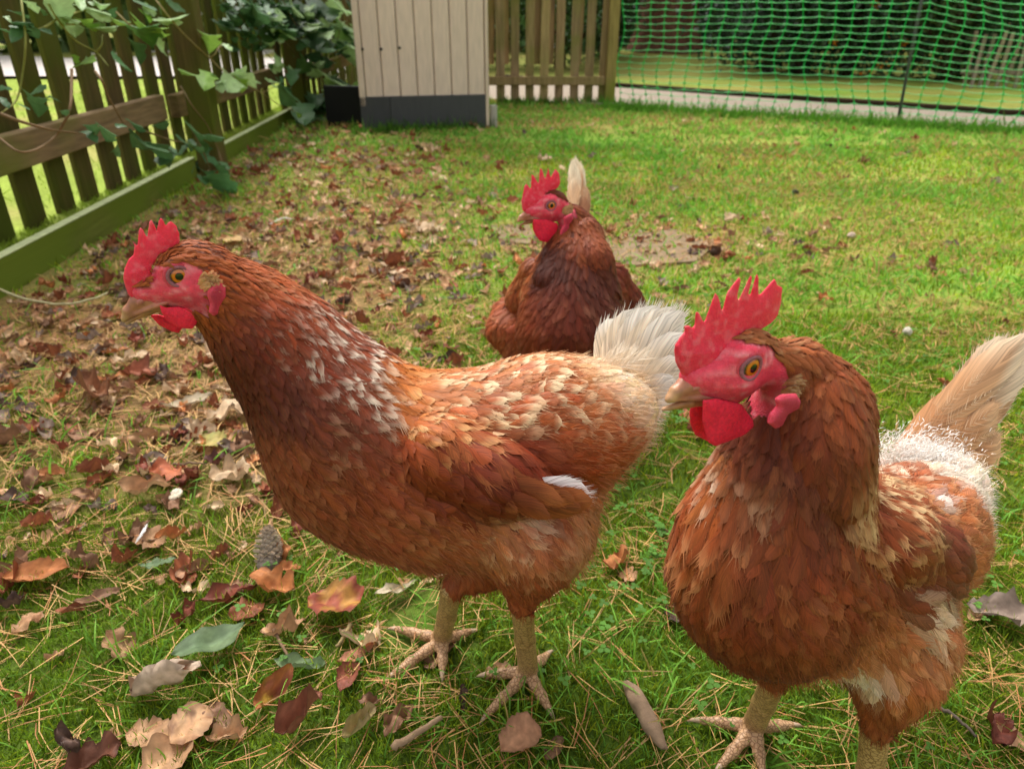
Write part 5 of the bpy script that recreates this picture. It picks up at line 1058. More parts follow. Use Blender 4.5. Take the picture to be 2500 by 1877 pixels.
vine('tangled vine with small dark leaves beside the shed corner', [[(690, 0), (715, 50), (745, 90), (790, 118)], [(830, 20), (828, 80), (815, 120), (790, 150), (770, 170)], [(845, 240), (880, 285), (905, 315)], [(840, 225), (850, 255), (835, 290)]],
    [(rng.uniform(640, 862), rng.uniform(0, 200) * (1 if q % 3 else .6), rng.uniform(-26, 26), rng.uniform(-6, 18), [DG, (72, 110, 64), (50, 84, 52), PG][q % 4 if q % 5 else 3]) for q in range(85)] + [Z4(*q) for q in [(1810, 1140, 110, 30, LG), (1800, 1180, 90, 40, LG), (1560, 820, 100, 60, PG), (1600, 870, 120, 30, PG), (1450, 1080, 120, 40, DG), (1480, 1140, 90, 60, DG)]] + [(rng.uniform(740, 860), rng.uniform(225, 330), rng.uniform(-24, 24), rng.uniform(-6, 16), DG) for _ in range(26)], off=.10, scol=(130, 110, 74))
vine('dense dark ivy covering the upper part of the far fence section', [[(560, 0), (600, 60), (640, 120), (690, 170)], [(620, 0), (660, 60), (720, 130)]], [(rng.uniform(545, 800), abs(rng.normal(0, 55)), rng.uniform(-22, 22), rng.uniform(-6, 18), [(60, 92, 48), (50, 80, 44), DG][q % 3]) for q in range(130)], off=.05, scol=(90, 80, 50))

def crown(c, r, n, L_, col, rg, clumps=44, flat=1.0):
    cc = rg.normal(0, 1, (clumps, 3)); cc = norm(cc) * (rg.random((clumps, 1)) ** .45) * np.array(r) * .8; k = rg.integers(0, clumps, n)
    P = np.asarray(c) + cc[k] + rg.normal(0, 1, (n, 3)) * np.array(r) * .20; N = norm(rg.normal(0, .7, (n, 3)) + [0, 0, .8]); D = norm(rg.normal(0, 1, (n, 3)) + [0, 0, -.35 * flat])
    f = rg.uniform(.7, 1.35, clumps)[k][:, None]
    return leafcards(P, N, D, rg.uniform(.7, 1.3, n) * L_, rg.uniform(.35, .6, n) * L_, np.asarray(col) * f * rg.uniform(.7, 1.3, (n, 1)), rg)
def shrub(name, x, y, h, r, col, label, n=2600, L_=.07, seed=0, group='shrubs beyond the path', bark=(70, 56, 42), cat_='shrub', low=.08):
    rg = np.random.default_rng(seed + 900); o = thing(name, (x, y, float(gz(x, y))), label, cat_, group); mb = MB(); z0 = float(gz(x, y)) - .05
    mb.tube([(x, y, z0), (x + .03, y, h * .45), (x - .02, y + .02, h * .9)], [.07, .05, .02], 8, srgb(*bark))
    for q in range(7): a = q * 2.4; mb.tube([(x, y, h * (.08 + .1 * q)), (x + math.cos(a) * r * .45, y + math.sin(a) * r * .45, h * (.2 + .1 * q)), (x + math.cos(a) * r * .85, y + math.sin(a) * r * .85, h * (.26 + .1 * q))], [.035, .022, .008], 6, srgb(*bark))
    mb.build('trunk', M_BARK, o, True); V, T, c = crown((x, y, z0 + h * (.44 + low)), (r, r, h * .60), int(n * 1.5), L_, srgb(*col), rg); k = (V.reshape(-1, 7, 3)[:, :, 2].min(1) > z0 + .06); idx = np.repeat(k, 6); V2 = V; mk('crown', V2, T[idx], M_LEAFG, o, c, smooth=False); return o
SH = [(2.75, 8.3, 2.2, .9, (42, 62, 37), 'nearly black evergreen shrub right of the big trunk', 3600, .08), (3.45, 8.0, 2.0, .85, (50, 72, 42), 'dark evergreen shrub in the middle behind the netting', 3600, .08), (4.35, 7.6, 2.0, .8, (57, 82, 47), 'dark shrub behind the net pole', 3400, .07), (5.3, 7.5, 2.1, .9, (70, 95, 52), 'mid green shrub behind the distant picket fence', 3400, .07), (6.6, 7.2, 2.2, .9, (55, 77, 45), 'dark shrub at the far right edge', 2600, .08), (1.15, 9.9, 2.0, .55, (55, 77, 42), 'dark bush left of the big trunk', 2600, .07), (.55, 9.0, 2.0, .75, (72, 105, 50), 'leafy green bush behind the gate panel', 3000, .06), (-.5, 9.3, 2.1, .8, (60, 87, 47), 'dark bush hidden behind the shed', 2200, .07), (3.3, 10.4, 2.8, 1.2, (35, 52, 35), 'tall black green conifer behind the dark shrubs', 3000, .11), (5.2, 10.0, 3.0, 1.3, (40, 60, 37), 'tall dark conifer behind the net pole', 3000, .11), (7.4, 9.6, 3.0, 1.4, (45, 65, 40), 'tall dark conifer at the right', 2600, .12), (.3, 12.5, 3.0, 1.5, (57, 82, 47), 'tall green tree far behind the gate panel', 2600, .12), (-1.8, 12.8, 2.6, 1.3, (75, 105, 57), 'tall green tree far behind the shed', 2200, .12)]
for q, (x, y, h, r, c_, lb, n, L_) in enumerate(SH): shrub('evergreen_shrub' if h < 2.5 else 'conifer_tree', x, y, h, r, c_, lb, n, L_, q, low=.0, cat_='shrub' if h < 2.5 else 'tree', group='shrubs beyond the path' if h < 2.5 else 'trees behind the shrubs')
# blue grey spruce spray and the orange berried shrub
rg = np.random.default_rng(77); bsx = thing('blue_spruce', (3.0, 7.9, 0), 'silvery blue grey spruce with drooping sprays behind the netting', 'tree'); mb = MB(); mb.tube([(3.05, 8.2, -.05), (3.05, 8.2, 1.0), (3.0, 8.15, 2.4)], [.09, .07, .02], 8, srgb(80, 66, 52)); br = []; cc = []
for q in range(46):
    u, v = rg.uniform(1800, 2105), abs(rg.normal(0, 42)) - 10; b = at(u, v, 7.6 - .0 + rg.uniform(-.3, .2)); br.append(b); mb.tube([(3.05, 8.2, b[2] + .25), (b[0] * .5 + 1.52, b[1] * .5 + 4.1, b[2] + .12), b], [.014, .009, .003], 5, srgb(96, 84, 70))
mb.build('trunk', M_BARK, bsx, True); br = np.array(br); n = 5200; k = rg.integers(0, 46, n); P = br[k] + rg.normal(0, 1, (n, 3)) * [.09, .09, .05]; D = norm(rg.normal(0, .6, (n, 3)) + [0, -.3, -.7]); V, T, c = leafcards(P, norm(rg.normal(0, 1, (n, 3))), D, rg.uniform(.03, .07, n), rg.uniform(.006, .012, n), srgb(150, 164, 156) * rg.uniform(.6, 1.2, (n, 1)), rg); mk('crown', V, T, M_LEAFG, bsx, c, smooth=False)
bo = shrub('berry_shrub', 4.05, 7.25, 1.5, .55, (70, 88, 44), 'thin shrub with clusters of orange berries behind the net pole', 1100, .06, 55); M_BERRY = colmat('berries', .4, .1, 40); th = np.linspace(0, 2 * np.pi, 7)[:-1]
for (u, v, m_) in ((2140, 10, 16), (2215, 8, 12), (2250, 18, 14), (2248, 38, 10), (2202, 100, 14), (2199, 116, 12), (2036, 101, 10), (2116, 173, 5), (2155, 155, 6), (2175, 90, 5), (2430, 42, 5)):
    mb = MB()
    for _ in range(m_):
        p = at(u, v, 6.9) + rg.normal(0, 1, 3) * [.028, .03, .022]; r_ = rg.uniform(.008, .013); mb.tube([p - [0, 0, r_], p - [0, 0, r_ * .6], p, p + [0, 0, r_ * .6], p + [0, 0, r_]], [r_ * .2, r_ * .8, r_, r_ * .8, r_ * .2], 6, srgb(232, 130, 20))
    mb.build('berry_cluster', M_BERRY, bo, True)
# the big trunk on its mound
big_ = thing('pine_tree', (2.0, 10.2, .1), 'massive red brown pine trunk rising from a mound behind the netting', 'tree'); aa = np.linspace(0, 2 * np.pi, 40, endpoint=False); zz_ = np.linspace(.0, 7, 60); rr = .34 + .22 * np.exp(-zz_ / .35) - .02 * zz_
Vt = np.stack([2.0 + rr[:, None] * np.cos(aa) * (1 + .05 * np.sin(aa * 7) + .03 * np.sin(aa * 13 + zz_[:, None] * 3)), 10.2 + rr[:, None] * np.sin(aa) * (1 + .05 * np.sin(aa * 7)), np.broadcast_to(zz_[:, None], (60, 40))], -1).reshape(-1, 3); i = np.arange(59)[:, None] * 40; j = np.arange(40)[None]; Q = np.stack([i + j, i + (j + 1) % 40, i + 40 + (j + 1) % 40, i + 40 + j], -1).reshape(-1, 4)
mk('trunk', Vt, Q, M_BARK, big_, srgb(112, 76, 62) * (.6 + .8 * vnoise(Vt * [9, 9, 2.5], 3)[:, None])); rg = np.random.default_rng(5); V, T, c = crown((2.0, 10.2, 7.2), (2.2, 2.2, 1.8), 5000, .22, srgb(75, 105, 57), rg, 40); mk('crown', V, T, M_LEAFG, big_, c, smooth=False)
# distant woods closing the view, and a weathered picket fence in front of them
rg = np.random.default_rng(8); n = 26000; a = rg.uniform(-1.25, 1.25, n); d_ = rg.uniform(14, 17, n); P = np.stack([np.sin(a) * d_ + 1, np.cos(a) * d_, rg.random(n) ** 1.1 * 5], 1); cl = vnoise(P * .9, 5)[:, None]; left = sstep(-2, -5, P[:, 0])[:, None]
V, T, c = leafcards(P, norm(rg.normal(0, .7, (n, 3)) + [0, 0, .6]), norm(rg.normal(0, 1, (n, 3))), rg.uniform(.25, .5, n), rg.uniform(.18, .3, n), (srgb(55, 77, 45) * (1 - left) + srgb(110, 140, 66) * left) * (.4 + 1.2 * cl) * rg.uniform(.7, 1.3, (n, 1)), rg); tag(mk('woods', V, T, M_LEAFG, None, c, smooth=False), 'dark woodland closing off the view beyond the garden', 'woods', kind='stuff')
pf2 = thing('picket_fence', (4.35, 6.75, 0), 'weathered grey picket fence in the distance at the right behind the netting', 'fence')
for q in range(13): MB().box((3.95 + .062 * q, 6.72 - .02 * q, .20 + rg.normal(0, .012)), (.030, .014, .46 + .06 * (q > 5)), rot3(0, rg.normal(0, .05), 0), rv(), .002).build('picket', M_OLDW, pf2)
MB().box((4.32, 6.63, .12), (.84, .02, .035), rz(-.31), rv(), .002).build('rail', M_OLDW, pf2)
# ---------------------------------------------------------------- the three hens
def sc4(pts, ox, oy, s): return [(ox + x / s, oy + y / s) for x, y in pts]
WH = (236, 218, 198); CR = (238, 212, 172)
def hen_one():
    h = Head((655, 715), 0.470, 22, 12, 1.0, (280, 500, 4.152))
    c9 = lambda x, y: (850 + x / 2.373, 1177 + y / 2.373)
    fB = gnd(*c9(1042, 1095), .011); fA = gnd(*c9(548, 905), .011)
    chB, clB = toes(fB, [c9(812, 1112), c9(812, 1335), c9(1160, 1305), c9(1150, 1000)])
    chA, clA = toes(fA, [c9(285, 850), c9(268, 1105), c9(545, 1085), c9(700, 865)])
    topB = dat(1127, 1300, .565); topA = dat(975, 1275, .615)
    d = 0.575
    D = dict(seed=11, head=h, shrink=.95, base=(-0.02, 0.49, 0), near=0.35, res=0.0026, under=srgb(130, 66, 36),
        label='speckled brown hen in profile in the middle of the lawn, cream tail raised',
        comb=[(390, 830), (372, 620), (470, 500), (640, 412), (662, 370), (657, 290), (628, 210), (570, 162), (535, 185), (517, 215), (503, 165), (466, 126), (440, 165), (426, 275), (402, 195), (370, 146), (345, 180), (328, 335), (296, 260), (258, 225), (240, 270), (228, 415), (182, 368), (200, 430), (188, 510), (140, 550), (100, 650), (88, 740), (108, 820), (140, 905), (200, 960), (320, 920)],
        wattles=[([(450, 1010), (520, 1040), (640, 1030), (800, 1050), (852, 1110), (835, 1200), (790, 1255), (650, 1248), (530, 1175), (470, 1090)], 12, .05), ([(345, 1105), (440, 1110), (600, 1150), (700, 1230), (650, 1305), (580, 1293), (450, 1225)], -7, -.05)],
        lobe=[(940, 870), (1000, 800), (1070, 775), (1125, 840), (1128, 930), (1080, 1010), (1052, 1110), (1000, 1130), (950, 1090), (965, 1000), (935, 920)],
        face=[(100, 900), (380, 860), (388, 700), (440, 640), (520, 620), (640, 575), (760, 575), (870, 650), (950, 760), (1010, 790), (1110, 820), (1130, 950), (1060, 1100), (960, 1090), (900, 1070), (800, 1060), (450, 1040), (100, 1040)],
        beak=[(85, 1172), (140, 930), (600, 978), (118, 1195)], tuft=(955, 735, 5.5), tuftcol=(220, 150, 110),
        body=[((462, 610, .492, 52), (530, 665, .512, 86), .025, None), ((530, 665, .512, 86), (615, 755, .53, 122), .03, None), ((615, 755, .53, 122), (742, 912, .555, 166), .03, None),
              ((742, 912, .555, 166), (848, 1000, d, 186), .04, None), ((848, 1000, d, 186), (1010, 1000, d, 194), .03, None), ((1010, 1000, d, 194), (1190, 935, d + .005, 168), .03, None),
              ((1190, 935, d + .005, 168), (1310, 890, d + .01, 112), .03, None), ((1010, 1060, d, 185), (1140, 1115, d - .005, 130), .03, (.6, 0, -.6)), ((735, 1015, .565, 132), (900, 1085, d - .005, 118), .03, None),
              ((1145, 1120, d - .02, 125), (1155, 1170, d - .025, 108), .02, (.5, 0, -.8)), ((1155, 1170, d - .025, 108), (1128, 1300, d - .015, 30), .02, (.1, 0, -1)),
              ((1120, 1150, d + .05, 125), (985, 1265, d + .04, 28), .02, (-.1, 0, -1)), ((1212, 1060, d, 60), (1218, 1145, d - .005, 56), .03, (.8, 0, -.6))],
        paint=[(430, 550, (172, 98, 48), (190, 120, 70), .2, 7, 2.2), (480, 640, (172, 94, 46), (190, 120, 70), .1, 9, 2.8), (600, 600, (178, 100, 50), (210, 150, 100), .3, 15, 4), (620, 690, (158, 78, 40), WH, .22, 17, 5),
               (540, 720, (124, 56, 28), (160, 85, 48), .2, 15, 6), (760, 750, (148, 74, 40), WH, .85, 20, 6), (700, 700, (156, 80, 42), WH, .6, 18, 6), (800, 860, (142, 72, 40), WH, .85, 21, 7), (700, 800, (138, 66, 36), WH, .38, 19, 7), (520, 800, (106, 46, 24), (140, 70, 40), .2, 18, 7),
               (620, 880, (108, 50, 28), (150, 85, 55), .3, 21, 9), (740, 920, (130, 68, 42), (205, 160, 125), .2, 22, 9), (870, 840, (196, 122, 54), (222, 160, 90), .6, 24, 13), (960, 850, (190, 120, 62), CR, .75, 24, 12), (940, 930, (182, 108, 50), (236, 192, 130), .7, 25, 13),
               (1060, 880, (172, 98, 52), CR, .8, 24, 12), (880, 1000, (146, 70, 34), (190, 120, 70), .3, 26, 14), (960, 985, (142, 64, 30), (170, 92, 48), .3, 34, 16), (1060, 990, (136, 60, 28), (170, 92, 48), .3, 36, 17), (1150, 1030, (136, 60, 28), (168, 92, 50), .3, 38, 17), (960, 1050, (128, 54, 26), (160, 85, 45), .3, 32, 16), (1070, 1075, (122, 52, 25), (160, 92, 48), .35, 36, 17), (1160, 1085, (120, 52, 25), (150, 80, 42), .3, 38, 17), (1000, 930, (170, 96, 48), (226, 182, 124), .6, 30, 15), (1160, 800, (190, 124, 74), CR, .8, 22, 13), (1200, 860, (168, 92, 48), CR, .7, 24, 14), (1290, 870, (186, 116, 68), CR, .7, 24, 14), (1300, 950, (184, 110, 62), (228, 188, 140), .55, 25, 14),
               (1350, 830, (232, 205, 168), WH, .8, 26, 12), (1250, 1010, (166, 92, 52), (190, 120, 75), .3, 25, 14), (640, 1000, (148, 80, 50), (172, 108, 74), .5, 24, 14), (700, 1100, (152, 84, 54), (178, 112, 78), .5, 24, 14), (800, 1040, (150, 78, 46), (180, 108, 70), .4, 25, 14), (860, 1130, (160, 90, 58), (190, 125, 86), .5, 25, 14),
               (980, 1180, (168, 98, 62), (196, 134, 94), .5, 26, 13), (1150, 1180, (184, 112, 74), (222, 172, 130), .5, 24, 10), (1140, 1115, (226, 190, 160), WH, .6, 18, 8, .012), (1080, 1160, (190, 125, 85), (225, 180, 140), .6, 22, 9), (1270, 1130, (208, 150, 106), (226, 186, 148), .5, 24, 8), (1130, 1290, (164, 90, 52), (180, 110, 70), .3, 18, 7), (1000, 1265, (164, 92, 54), (180, 110, 70), .3, 22, 10)],
        wings=[[(900, 930, .533, 50), (960, 985, .520, 88), (1070, 1035, .515, 84), (1190, 1072, .517, 40)], [(900, 930, .635, 50), (960, 985, .652, 88), (1070, 1035, .655, 84), (1190, 1072, .645, 40)]],
        quills={'wing_quills': [((1130, 1080, .497), (1278, 1092, .500), .022, (150, 82, 40), (176, 104, 56), .5, (0, -1, .25)), ((1130, 1052, .500), (1276, 1066, .504), .022, (238, 232, 228), (246, 240, 236), .5, (0, -1, .35)), ((1090, 1082, .496), (1255, 1106, .499), .020, (128, 62, 30), (160, 92, 48), .5, (0, -1, .2))] + [((985 + 34 * k, 985 + 20 * k, .487), (1160 + 26 * k, 1062 + 10 * k, .488 + .002 * k), .017, (138 - 4 * k, 64, 29), (176, 102, 54), .55, (0, -1, .3)) for k in range(4)] + [((930 + 40 * k, 1010 + 16 * k, .488), (1085 + 36 * k, 1092 + 5 * k, .487), .016, (126, 56, 27), (158, 88, 46), .5, (0, -1, .1)) for k in range(4)],
                'tail': [((1296 + 7 * q, 800 + 11 * q, .577 - .0015 * q), (tx, ty, .598 - .002 * q), .034, (232, 212, 184), (246, 240, 230), .85, (.3, -1, .35)) for q, (tx, ty) in enumerate([(1348, 694), (1385, 674), (1425, 668), (1462, 674), (1492, 690), (1494, 728), (1478, 776), (1456, 818), (1430, 858)])] +
                        [((1300, 880, .568), (1400, 880 + 30 * i, .578), .022, (222, 186, 144), CR, .6, (.1, -1, .3)) for i in range(3)]},
        plumes={'tail': [([([(1305 + 8 * i, 830 + 10 * i, .570 + .003 * i), (1330 + 20 * i, 760 + 8 * i, .578 + .003 * i), (1345 + 26 * i, 690 + 5 * abs(i - 2), .585 + .004 * i)], (.3, -1, .4)) for i in range(6)], (238, 220, 194), (248, 242, 232), 36, .016),
                         ([([(1310, 850 + 16 * i, .566), (1370, 830 + 20 * i, .570), (1415, 800 + 44 * i, .574)], (.3, -1, .2)) for i in range(4)], (230, 200, 164), (244, 230, 208), 60, .020),
                         ([([(1240 + 25 * i, 800 + 4 * i, .560), (1300 + 25 * i, 790, .563), (1350 + 25 * i, 750 + 8 * i, .568)], (0, -1, .7)) for i in range(3)], (234, 206, 170), (246, 234, 214), 55, .018)]},
        legs=[dict(chain=chB + [[(topB, .0095), (topB * .5 + fB * .5, .0088), (fB + [0, 0, .006], .0095)]], claws=clB), dict(chain=chA + [[(topA, .0095), (topA * .5 + fA * .5, .0088), (fA + [0, 0, .006], .0095)]], claws=clA)])
    return make_hen(D)
def hen_two():
    h = Head((845, 820), 0.372, 30, -6, 1.0, (1580, 650, 3.3217))
    c7 = lambda x, y: (1600 + x / 2.373, 1177 + y / 2.373)
    fA = gnd(*c7(575, 1410), .011); fB = gnd(2112, 1990, .011)
    chA, clA = toes(fA, [c7(270, 1378), c7(385, 1630), c7(615, 1650), c7(785, 1405)]); chB, clB = toes(fB, [(1990, 2010), (2060, 2110), (2180, 2110), (2190, 1960)])
    topA = dat(1672, 1465, .525); topB = dat(1893, 1560, .478)
    D = dict(seed=23, head=h, shrink=.94, base=(0.24, 0.40, 0), near=0.25, res=0.0026, under=srgb(128, 64, 32),
        label='brown hen at the right edge turned towards the viewer, tan tail cut by white fluff',
        comb=[(300, 890), (250, 790), (238, 650), (275, 570), (305, 530), (298, 488), (330, 475), (370, 500), (390, 480), (398, 368), (420, 370), (465, 460), (495, 370), (553, 210), (575, 240), (602, 365), (650, 210), (745, 86), (757, 110), (732, 220), (742, 285), (790, 170), (833, 62), (846, 90), (820, 220), (838, 235), (886, 56), (906, 90), (900, 230), (917, 228), (1035, 96), (1052, 150), (1096, 170), (1092, 290), (1060, 400), (1000, 460), (860, 545), (720, 590), (600, 690), (560, 780), (420, 870)],
        wattles=[([(450, 1085), (560, 1070), (760, 1110), (850, 1235), (855, 1290), (780, 1350), (640, 1420), (540, 1452), (480, 1420), (440, 1250)], 10, .04), ([(370, 1095), (480, 1090), (480, 1300), (530, 1445), (400, 1375), (350, 1280), (348, 1200)], -7, -.04)],
        lobe=[(1040, 1080), (1100, 1035), (1200, 1028), (1238, 1080), (1222, 1150), (1130, 1200), (1092, 1290), (1040, 1318), (972, 1270), (1000, 1200), (1055, 1140)],
        face=[(250, 880), (560, 770), (620, 690), (760, 645), (880, 640), (1000, 680), (1050, 780), (1080, 850), (1200, 900), (1235, 1000), (1265, 1120), (1060, 1240), (980, 1270), (860, 1230), (700, 1160), (520, 1150), (230, 1010)],
        beak=[(165, 1088), (290, 900), (700, 1080), (130, 1160)], tuft=(1095, 925, 7.0), tuftcol=(165, 105, 70),
        body=[((1722, 790, .398, 60), (1752, 885, .417, 104), .025, None), ((1752, 885, .417, 104), (1715, 1010, .425, 138), .03, None), ((1715, 1010, .425, 138), (1670, 1166, .445, 172), .035, None), ((1670, 1166, .445, 172), (1665, 1242, .455, 196), .04, (.25, 0, -1)),
              ((1665, 1242, .455, 196), (1820, 1215, .495, 195), .04, None), ((1820, 1215, .495, 195), (1965, 1150, .545, 140), .03, None), ((1965, 1150, .545, 140), (2050, 1060, .58, 80), .03, None),
              ((1800, 1300, .48, 148), (1950, 1370, .48, 105), .03, (.8, .2, -.5)), ((1900, 1360, .475, 110), (1930, 1450, .472, 85), .02, (.3, .1, -.9)), ((1930, 1450, .472, 85), (1895, 1565, .476, 32), .02, (-.1, 0, -1)), ((1980, 1360, .49, 60), (2020, 1400, .49, 50), .02, (.9, .2, -.4)),
              ((1690, 1360, .50, 95), (1670, 1465, .52, 26), .02, (0, 0, -1))],
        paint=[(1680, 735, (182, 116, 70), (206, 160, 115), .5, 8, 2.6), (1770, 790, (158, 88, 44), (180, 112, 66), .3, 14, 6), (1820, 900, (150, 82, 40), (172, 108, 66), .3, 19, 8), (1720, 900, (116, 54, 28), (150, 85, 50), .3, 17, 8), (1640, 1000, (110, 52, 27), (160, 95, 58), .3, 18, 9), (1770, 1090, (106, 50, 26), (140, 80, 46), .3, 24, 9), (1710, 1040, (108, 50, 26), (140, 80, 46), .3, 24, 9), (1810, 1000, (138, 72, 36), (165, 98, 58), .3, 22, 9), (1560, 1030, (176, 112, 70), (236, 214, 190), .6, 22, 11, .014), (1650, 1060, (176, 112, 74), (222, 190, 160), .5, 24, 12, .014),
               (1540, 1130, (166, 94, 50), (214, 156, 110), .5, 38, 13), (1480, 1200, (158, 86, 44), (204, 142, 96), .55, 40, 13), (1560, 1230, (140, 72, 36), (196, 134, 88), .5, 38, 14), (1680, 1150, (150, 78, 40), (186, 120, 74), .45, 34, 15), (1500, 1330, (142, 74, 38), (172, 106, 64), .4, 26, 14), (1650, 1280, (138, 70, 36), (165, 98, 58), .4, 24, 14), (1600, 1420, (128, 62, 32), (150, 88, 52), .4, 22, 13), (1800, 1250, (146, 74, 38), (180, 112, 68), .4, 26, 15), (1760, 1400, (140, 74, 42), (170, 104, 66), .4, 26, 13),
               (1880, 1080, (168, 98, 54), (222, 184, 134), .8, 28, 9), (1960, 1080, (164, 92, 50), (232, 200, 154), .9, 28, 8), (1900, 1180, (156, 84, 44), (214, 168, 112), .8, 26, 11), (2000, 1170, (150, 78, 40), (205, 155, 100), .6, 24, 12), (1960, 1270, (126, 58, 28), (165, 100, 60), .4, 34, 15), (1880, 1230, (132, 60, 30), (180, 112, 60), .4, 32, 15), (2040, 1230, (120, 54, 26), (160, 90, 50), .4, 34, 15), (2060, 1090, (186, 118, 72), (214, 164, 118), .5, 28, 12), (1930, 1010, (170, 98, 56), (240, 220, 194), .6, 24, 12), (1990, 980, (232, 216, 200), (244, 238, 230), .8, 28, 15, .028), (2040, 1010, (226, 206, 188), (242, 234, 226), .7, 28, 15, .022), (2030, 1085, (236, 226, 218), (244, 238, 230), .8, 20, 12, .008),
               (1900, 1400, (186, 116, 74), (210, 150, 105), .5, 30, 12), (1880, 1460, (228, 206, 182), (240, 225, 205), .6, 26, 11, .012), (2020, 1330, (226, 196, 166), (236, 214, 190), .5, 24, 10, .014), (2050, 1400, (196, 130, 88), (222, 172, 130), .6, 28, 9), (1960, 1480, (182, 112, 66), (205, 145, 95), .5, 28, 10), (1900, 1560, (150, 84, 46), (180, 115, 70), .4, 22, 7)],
        wings=[[(1850, 1080, .440, 52), (1895, 1160, .443, 98), (1975, 1205, .474, 95), (2045, 1195, .515, 58)], [(1700, 1000, .52, 50), (1780, 1050, .57, 90), (1900, 1050, .62, 60)]],
        hackle=[[(1762, 860, .402, 84), (1764, 960, .405, 98), (1765, 1060, .411, 90), (1790, 1140, .430, 42)]],
        quills={'tail': [((1965 + 14 * i, 958 + 14 * i, .60 + .006 * i), (2212 - 4 * i, 743 + 13 * i, .66 - .002 * i), .034, (196, 146, 104), (226, 204, 176), .85, (-.4, -1, .45)) for i in range(5)] +
                        [((1940 + 30 * i, 980 + 8 * i, .585 + .006 * i), (2140 + 4 * i, 815 + 30 * i, .640 - .003 * i), .036, (192, 136, 92), (214, 172, 130), .7, (-.4, -1, .5)) for i in range(5)] +
                        [((2040, 1060 + 8 * i, .60), (2128 - 8 * i, 975 + 45 * i, .615), .032, (188, 124, 78), (212, 164, 120), .6, (-.2, -1, .2)) for i in range(4)]},
        down=[(1925, 985, .572, .008, 1100, .006, (244, 236, 226)), (1975, 985, .570, .010, 2200, .0065, (246, 240, 234)), (2030, 1005, .572, .010, 2200, .0065, (246, 240, 234)), (2080, 1035, .58, .009, 1300, .006, (236, 216, 196))],
        plumes={'tail': [([([(1985 + 20 * i, 930 + 22 * i, .60), (2060 + 20 * i, 860 + 28 * i, .615), (2130 + 12 * i, 800 + 44 * i, .63)], (-.3, -1, .4)) for i in range(4)], (206, 158, 118), (226, 200, 168), 24, .013),
                         ([([(1960 + 22 * i, 1010 + 12 * i, .560 + .003 * i), (2000 + 22 * i, 1000 + 14 * i, .566 + .003 * i), (2050 + 20 * i, 1010 + 24 * i, .575)], (-.2, -1, .6)) for i in range(4)], (246, 242, 238), (244, 234, 226), 110, .030)]},
        legs=[dict(chain=chA + [[(topA, .0095), (topA * .5 + fA * .5, .0090), (fA + [0, 0, .006], .0098)]], claws=clA), dict(chain=chB + [[(topB, .0095), (topB * .5 + fB * .5, .0092), (fB + [0, 0, .006], .0098)]], claws=clB)])
    return make_hen(D)
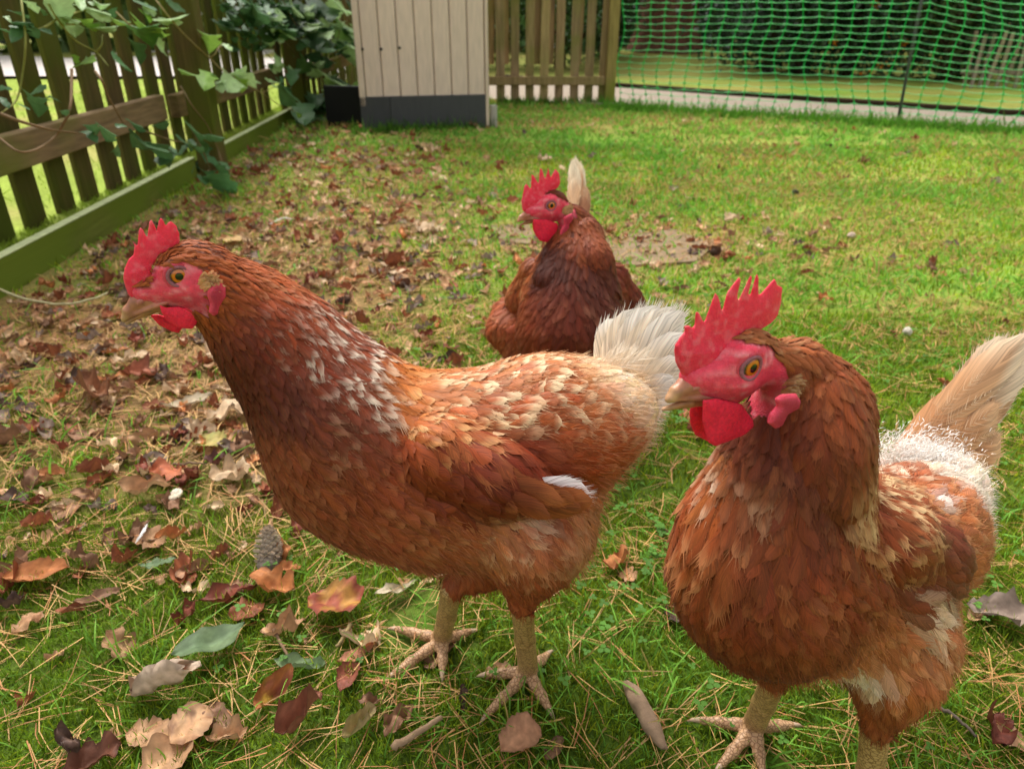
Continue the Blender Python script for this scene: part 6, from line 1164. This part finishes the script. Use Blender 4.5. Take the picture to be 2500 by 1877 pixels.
def hen_three():
    h = Head((592, 458), 0.955, 20, 3, 1.0, (1150, 350, 3.02))
    d = 1.02
    fA = gnd(1262 , 1010, .011); fB = gnd(1400, 1015, .011)
    chA, clA = toes(fA, [(1200, 1020), (1240, 1045), (1290, 1040), (1280, 985)]); chB, clB = toes(fB, [(1345, 1030), (1390, 1055), (1440, 1040), (1410, 990)])
    topA = dat(1115, 800, 1.03); topB = dat(1235, 810, 1.05)
    D = dict(seed=31, shrink=.92, head=h, base=(0.03, 0.98, 0), near=0.7, res=0.0032, cres=0.9, lres=.002, under=srgb(110, 52, 28),
        label='dark reddish brown hen standing behind the others, facing the viewer, head turned left, tail upright',
        comb=[(382, 500), (373, 420), (393, 310), (410, 298), (440, 335), (444, 232), (460, 232), (496, 298), (508, 182), (522, 190), (547, 258), (569, 174), (587, 252), (622, 187), (650, 220), (660, 290), (640, 330), (600, 352), (545, 388), (495, 450), (440, 505)],
        wattles=[([(455, 560), (560, 560), (640, 590), (642, 660), (620, 700), (560, 732), (500, 718), (462, 650)], 11, .03), ([(450, 570), (520, 570), (520, 700), (480, 690), (456, 640)], -6, -.03)],
        lobe=[(680, 550), (700, 535), (745, 515), (752, 560), (722, 600), (724, 660), (690, 692), (650, 690), (660, 640), (685, 600)],
        face=[(370, 500), (480, 460), (530, 405), (600, 378), (690, 415), (745, 460), (758, 560), (740, 630), (700, 650), (620, 620), (480, 605), (370, 560)],
        beak=[(343, 575), (383, 505), (545, 552), (355, 604)], tuft=(705, 490, 5.5), tuftcol=(200, 160, 110),
        body=[((1238, 468, .982, 26), (1254, 512, .998, 42), .02, None), ((1254, 512, .998, 42), (1238, 570, .99, 62), .03, None), ((1238, 570, .99, 62), (1232, 640, .995, 92), .04, None), ((1232, 640, .995, 92), (1235, 715, 1.0, 118), .04, (.0, 0.1, -1)),
              ((1235, 715, 1.0, 118), (1250, 690, 1.12, 125), .04, (.1, .9, -.35)), ((1250, 690, 1.12, 125), (1250, 610, 1.2, 80), .04, (.1, .9, .2)), ((1250, 610, 1.2, 80), (1250, 500, 1.24, 36), .03, (.0, .4, .8)),
              ((1100, 680, 1.06, 40), (1085, 715, 1.05, 38), .02, (-.3, .5, -.8)), ((1110, 720, 1.05, 45), (1115, 800, 1.04, 16), .02, (0, .2, -1)), ((1240, 750, 1.04, 70), (1238, 810, 1.06, 18), .02, (0, .2, -1)),
              ((1165, 610, 1.03, 52), (1170, 700, 1.08, 70), .03, (-.2, .7, -.6)), ((1318, 620, 1.03, 45), (1325, 700, 1.08, 60), .03, (.3, .7, -.6))],
        paint=[(1215, 415, (128, 66, 36), (150, 85, 48), .2, 7, 3.5), (1265, 450, (140, 76, 42), (165, 100, 62), .3, 12, 5), (1275, 500, (158, 90, 52), (180, 115, 70), .3, 15, 7), (1270, 540, (146, 76, 38), (160, 92, 52), .3, 20, 8), (1200, 570, (98, 46, 24), (120, 60, 34), .2, 26, 10), (1280, 600, (96, 44, 24), (130, 75, 50), .3, 32, 10), (1200, 650, (122, 58, 34), (150, 84, 58), .5, 28, 14), (1230, 720, (120, 56, 32), (140, 76, 50), .5, 26, 15), (1160, 700, (138, 70, 40), (160, 92, 60), .5, 26, 13), (1300, 710, (118, 56, 32), (142, 80, 54), .5, 26, 14), (1300, 640, (112, 56, 34), (160, 110, 86), .5, 34, 10),
               (1130, 600, (162, 92, 50), (205, 150, 100), .5, 24, 12), (1120, 680, (140, 72, 36), (165, 98, 56), .4, 24, 13), (1350, 670, (128, 60, 32), (160, 92, 54), .4, 26, 13), (1085, 705, (172, 98, 60), (198, 130, 88), .5, 20, 10), (1110, 750, (160, 90, 54), (185, 118, 78), .5, 18, 9)],
        wings=[[(1155, 590, 1.01, 36), (1140, 650, 1.04, 44), (1135, 720, 1.09, 30)], [(1325, 600, 1.02, 34), (1345, 660, 1.05, 42), (1350, 730, 1.09, 30)]],
        hackle=[[(1262, 505, .982, 38), (1278, 570, .972, 44), (1296, 640, .975, 40), (1310, 690, .985, 22)], [(1225, 540, .965, 30), (1190, 610, .965, 34), (1175, 670, .975, 20)]],
        quills={'tail': [((1244 + 3 * i, 470, 1.22), (1250 + 3 * (i - 2), 345 + 9 * abs(i - 1), 1.27), .024, (178, 128, 86), (216, 200, 168), .9, (.1 * (i - 2), -1, .1)) for i in range(4)] + [((1236, 470, 1.215), (1240, 385, 1.245), .024, (190, 150, 110), (214, 196, 164), .8, (-.3, -1, .1)), ((1264, 480, 1.215), (1260, 400, 1.245), .024, (150, 96, 62), (190, 150, 112), .8, (.3, -1, .1))]},
        plumes={'tail': [([([(1225 + 12 * i, 470, 1.21), (1228 + 11 * i, 430, 1.225), (1232 + 9 * i, 390, 1.235)], (.1, -1, .1)) for i in range(4)], (170, 112, 70), (200, 168, 130), 14, .012)]},
        legs=[dict(chain=chA + [[(topA, .0095), (fA + [0, 0, .006], .0095)]], claws=clA), dict(chain=chB + [[(topB, .0095), (fB + [0, 0, .006], .0095)]], claws=clB)])
    return make_hen(D)
hen_one(); hen_two(); hen_three()
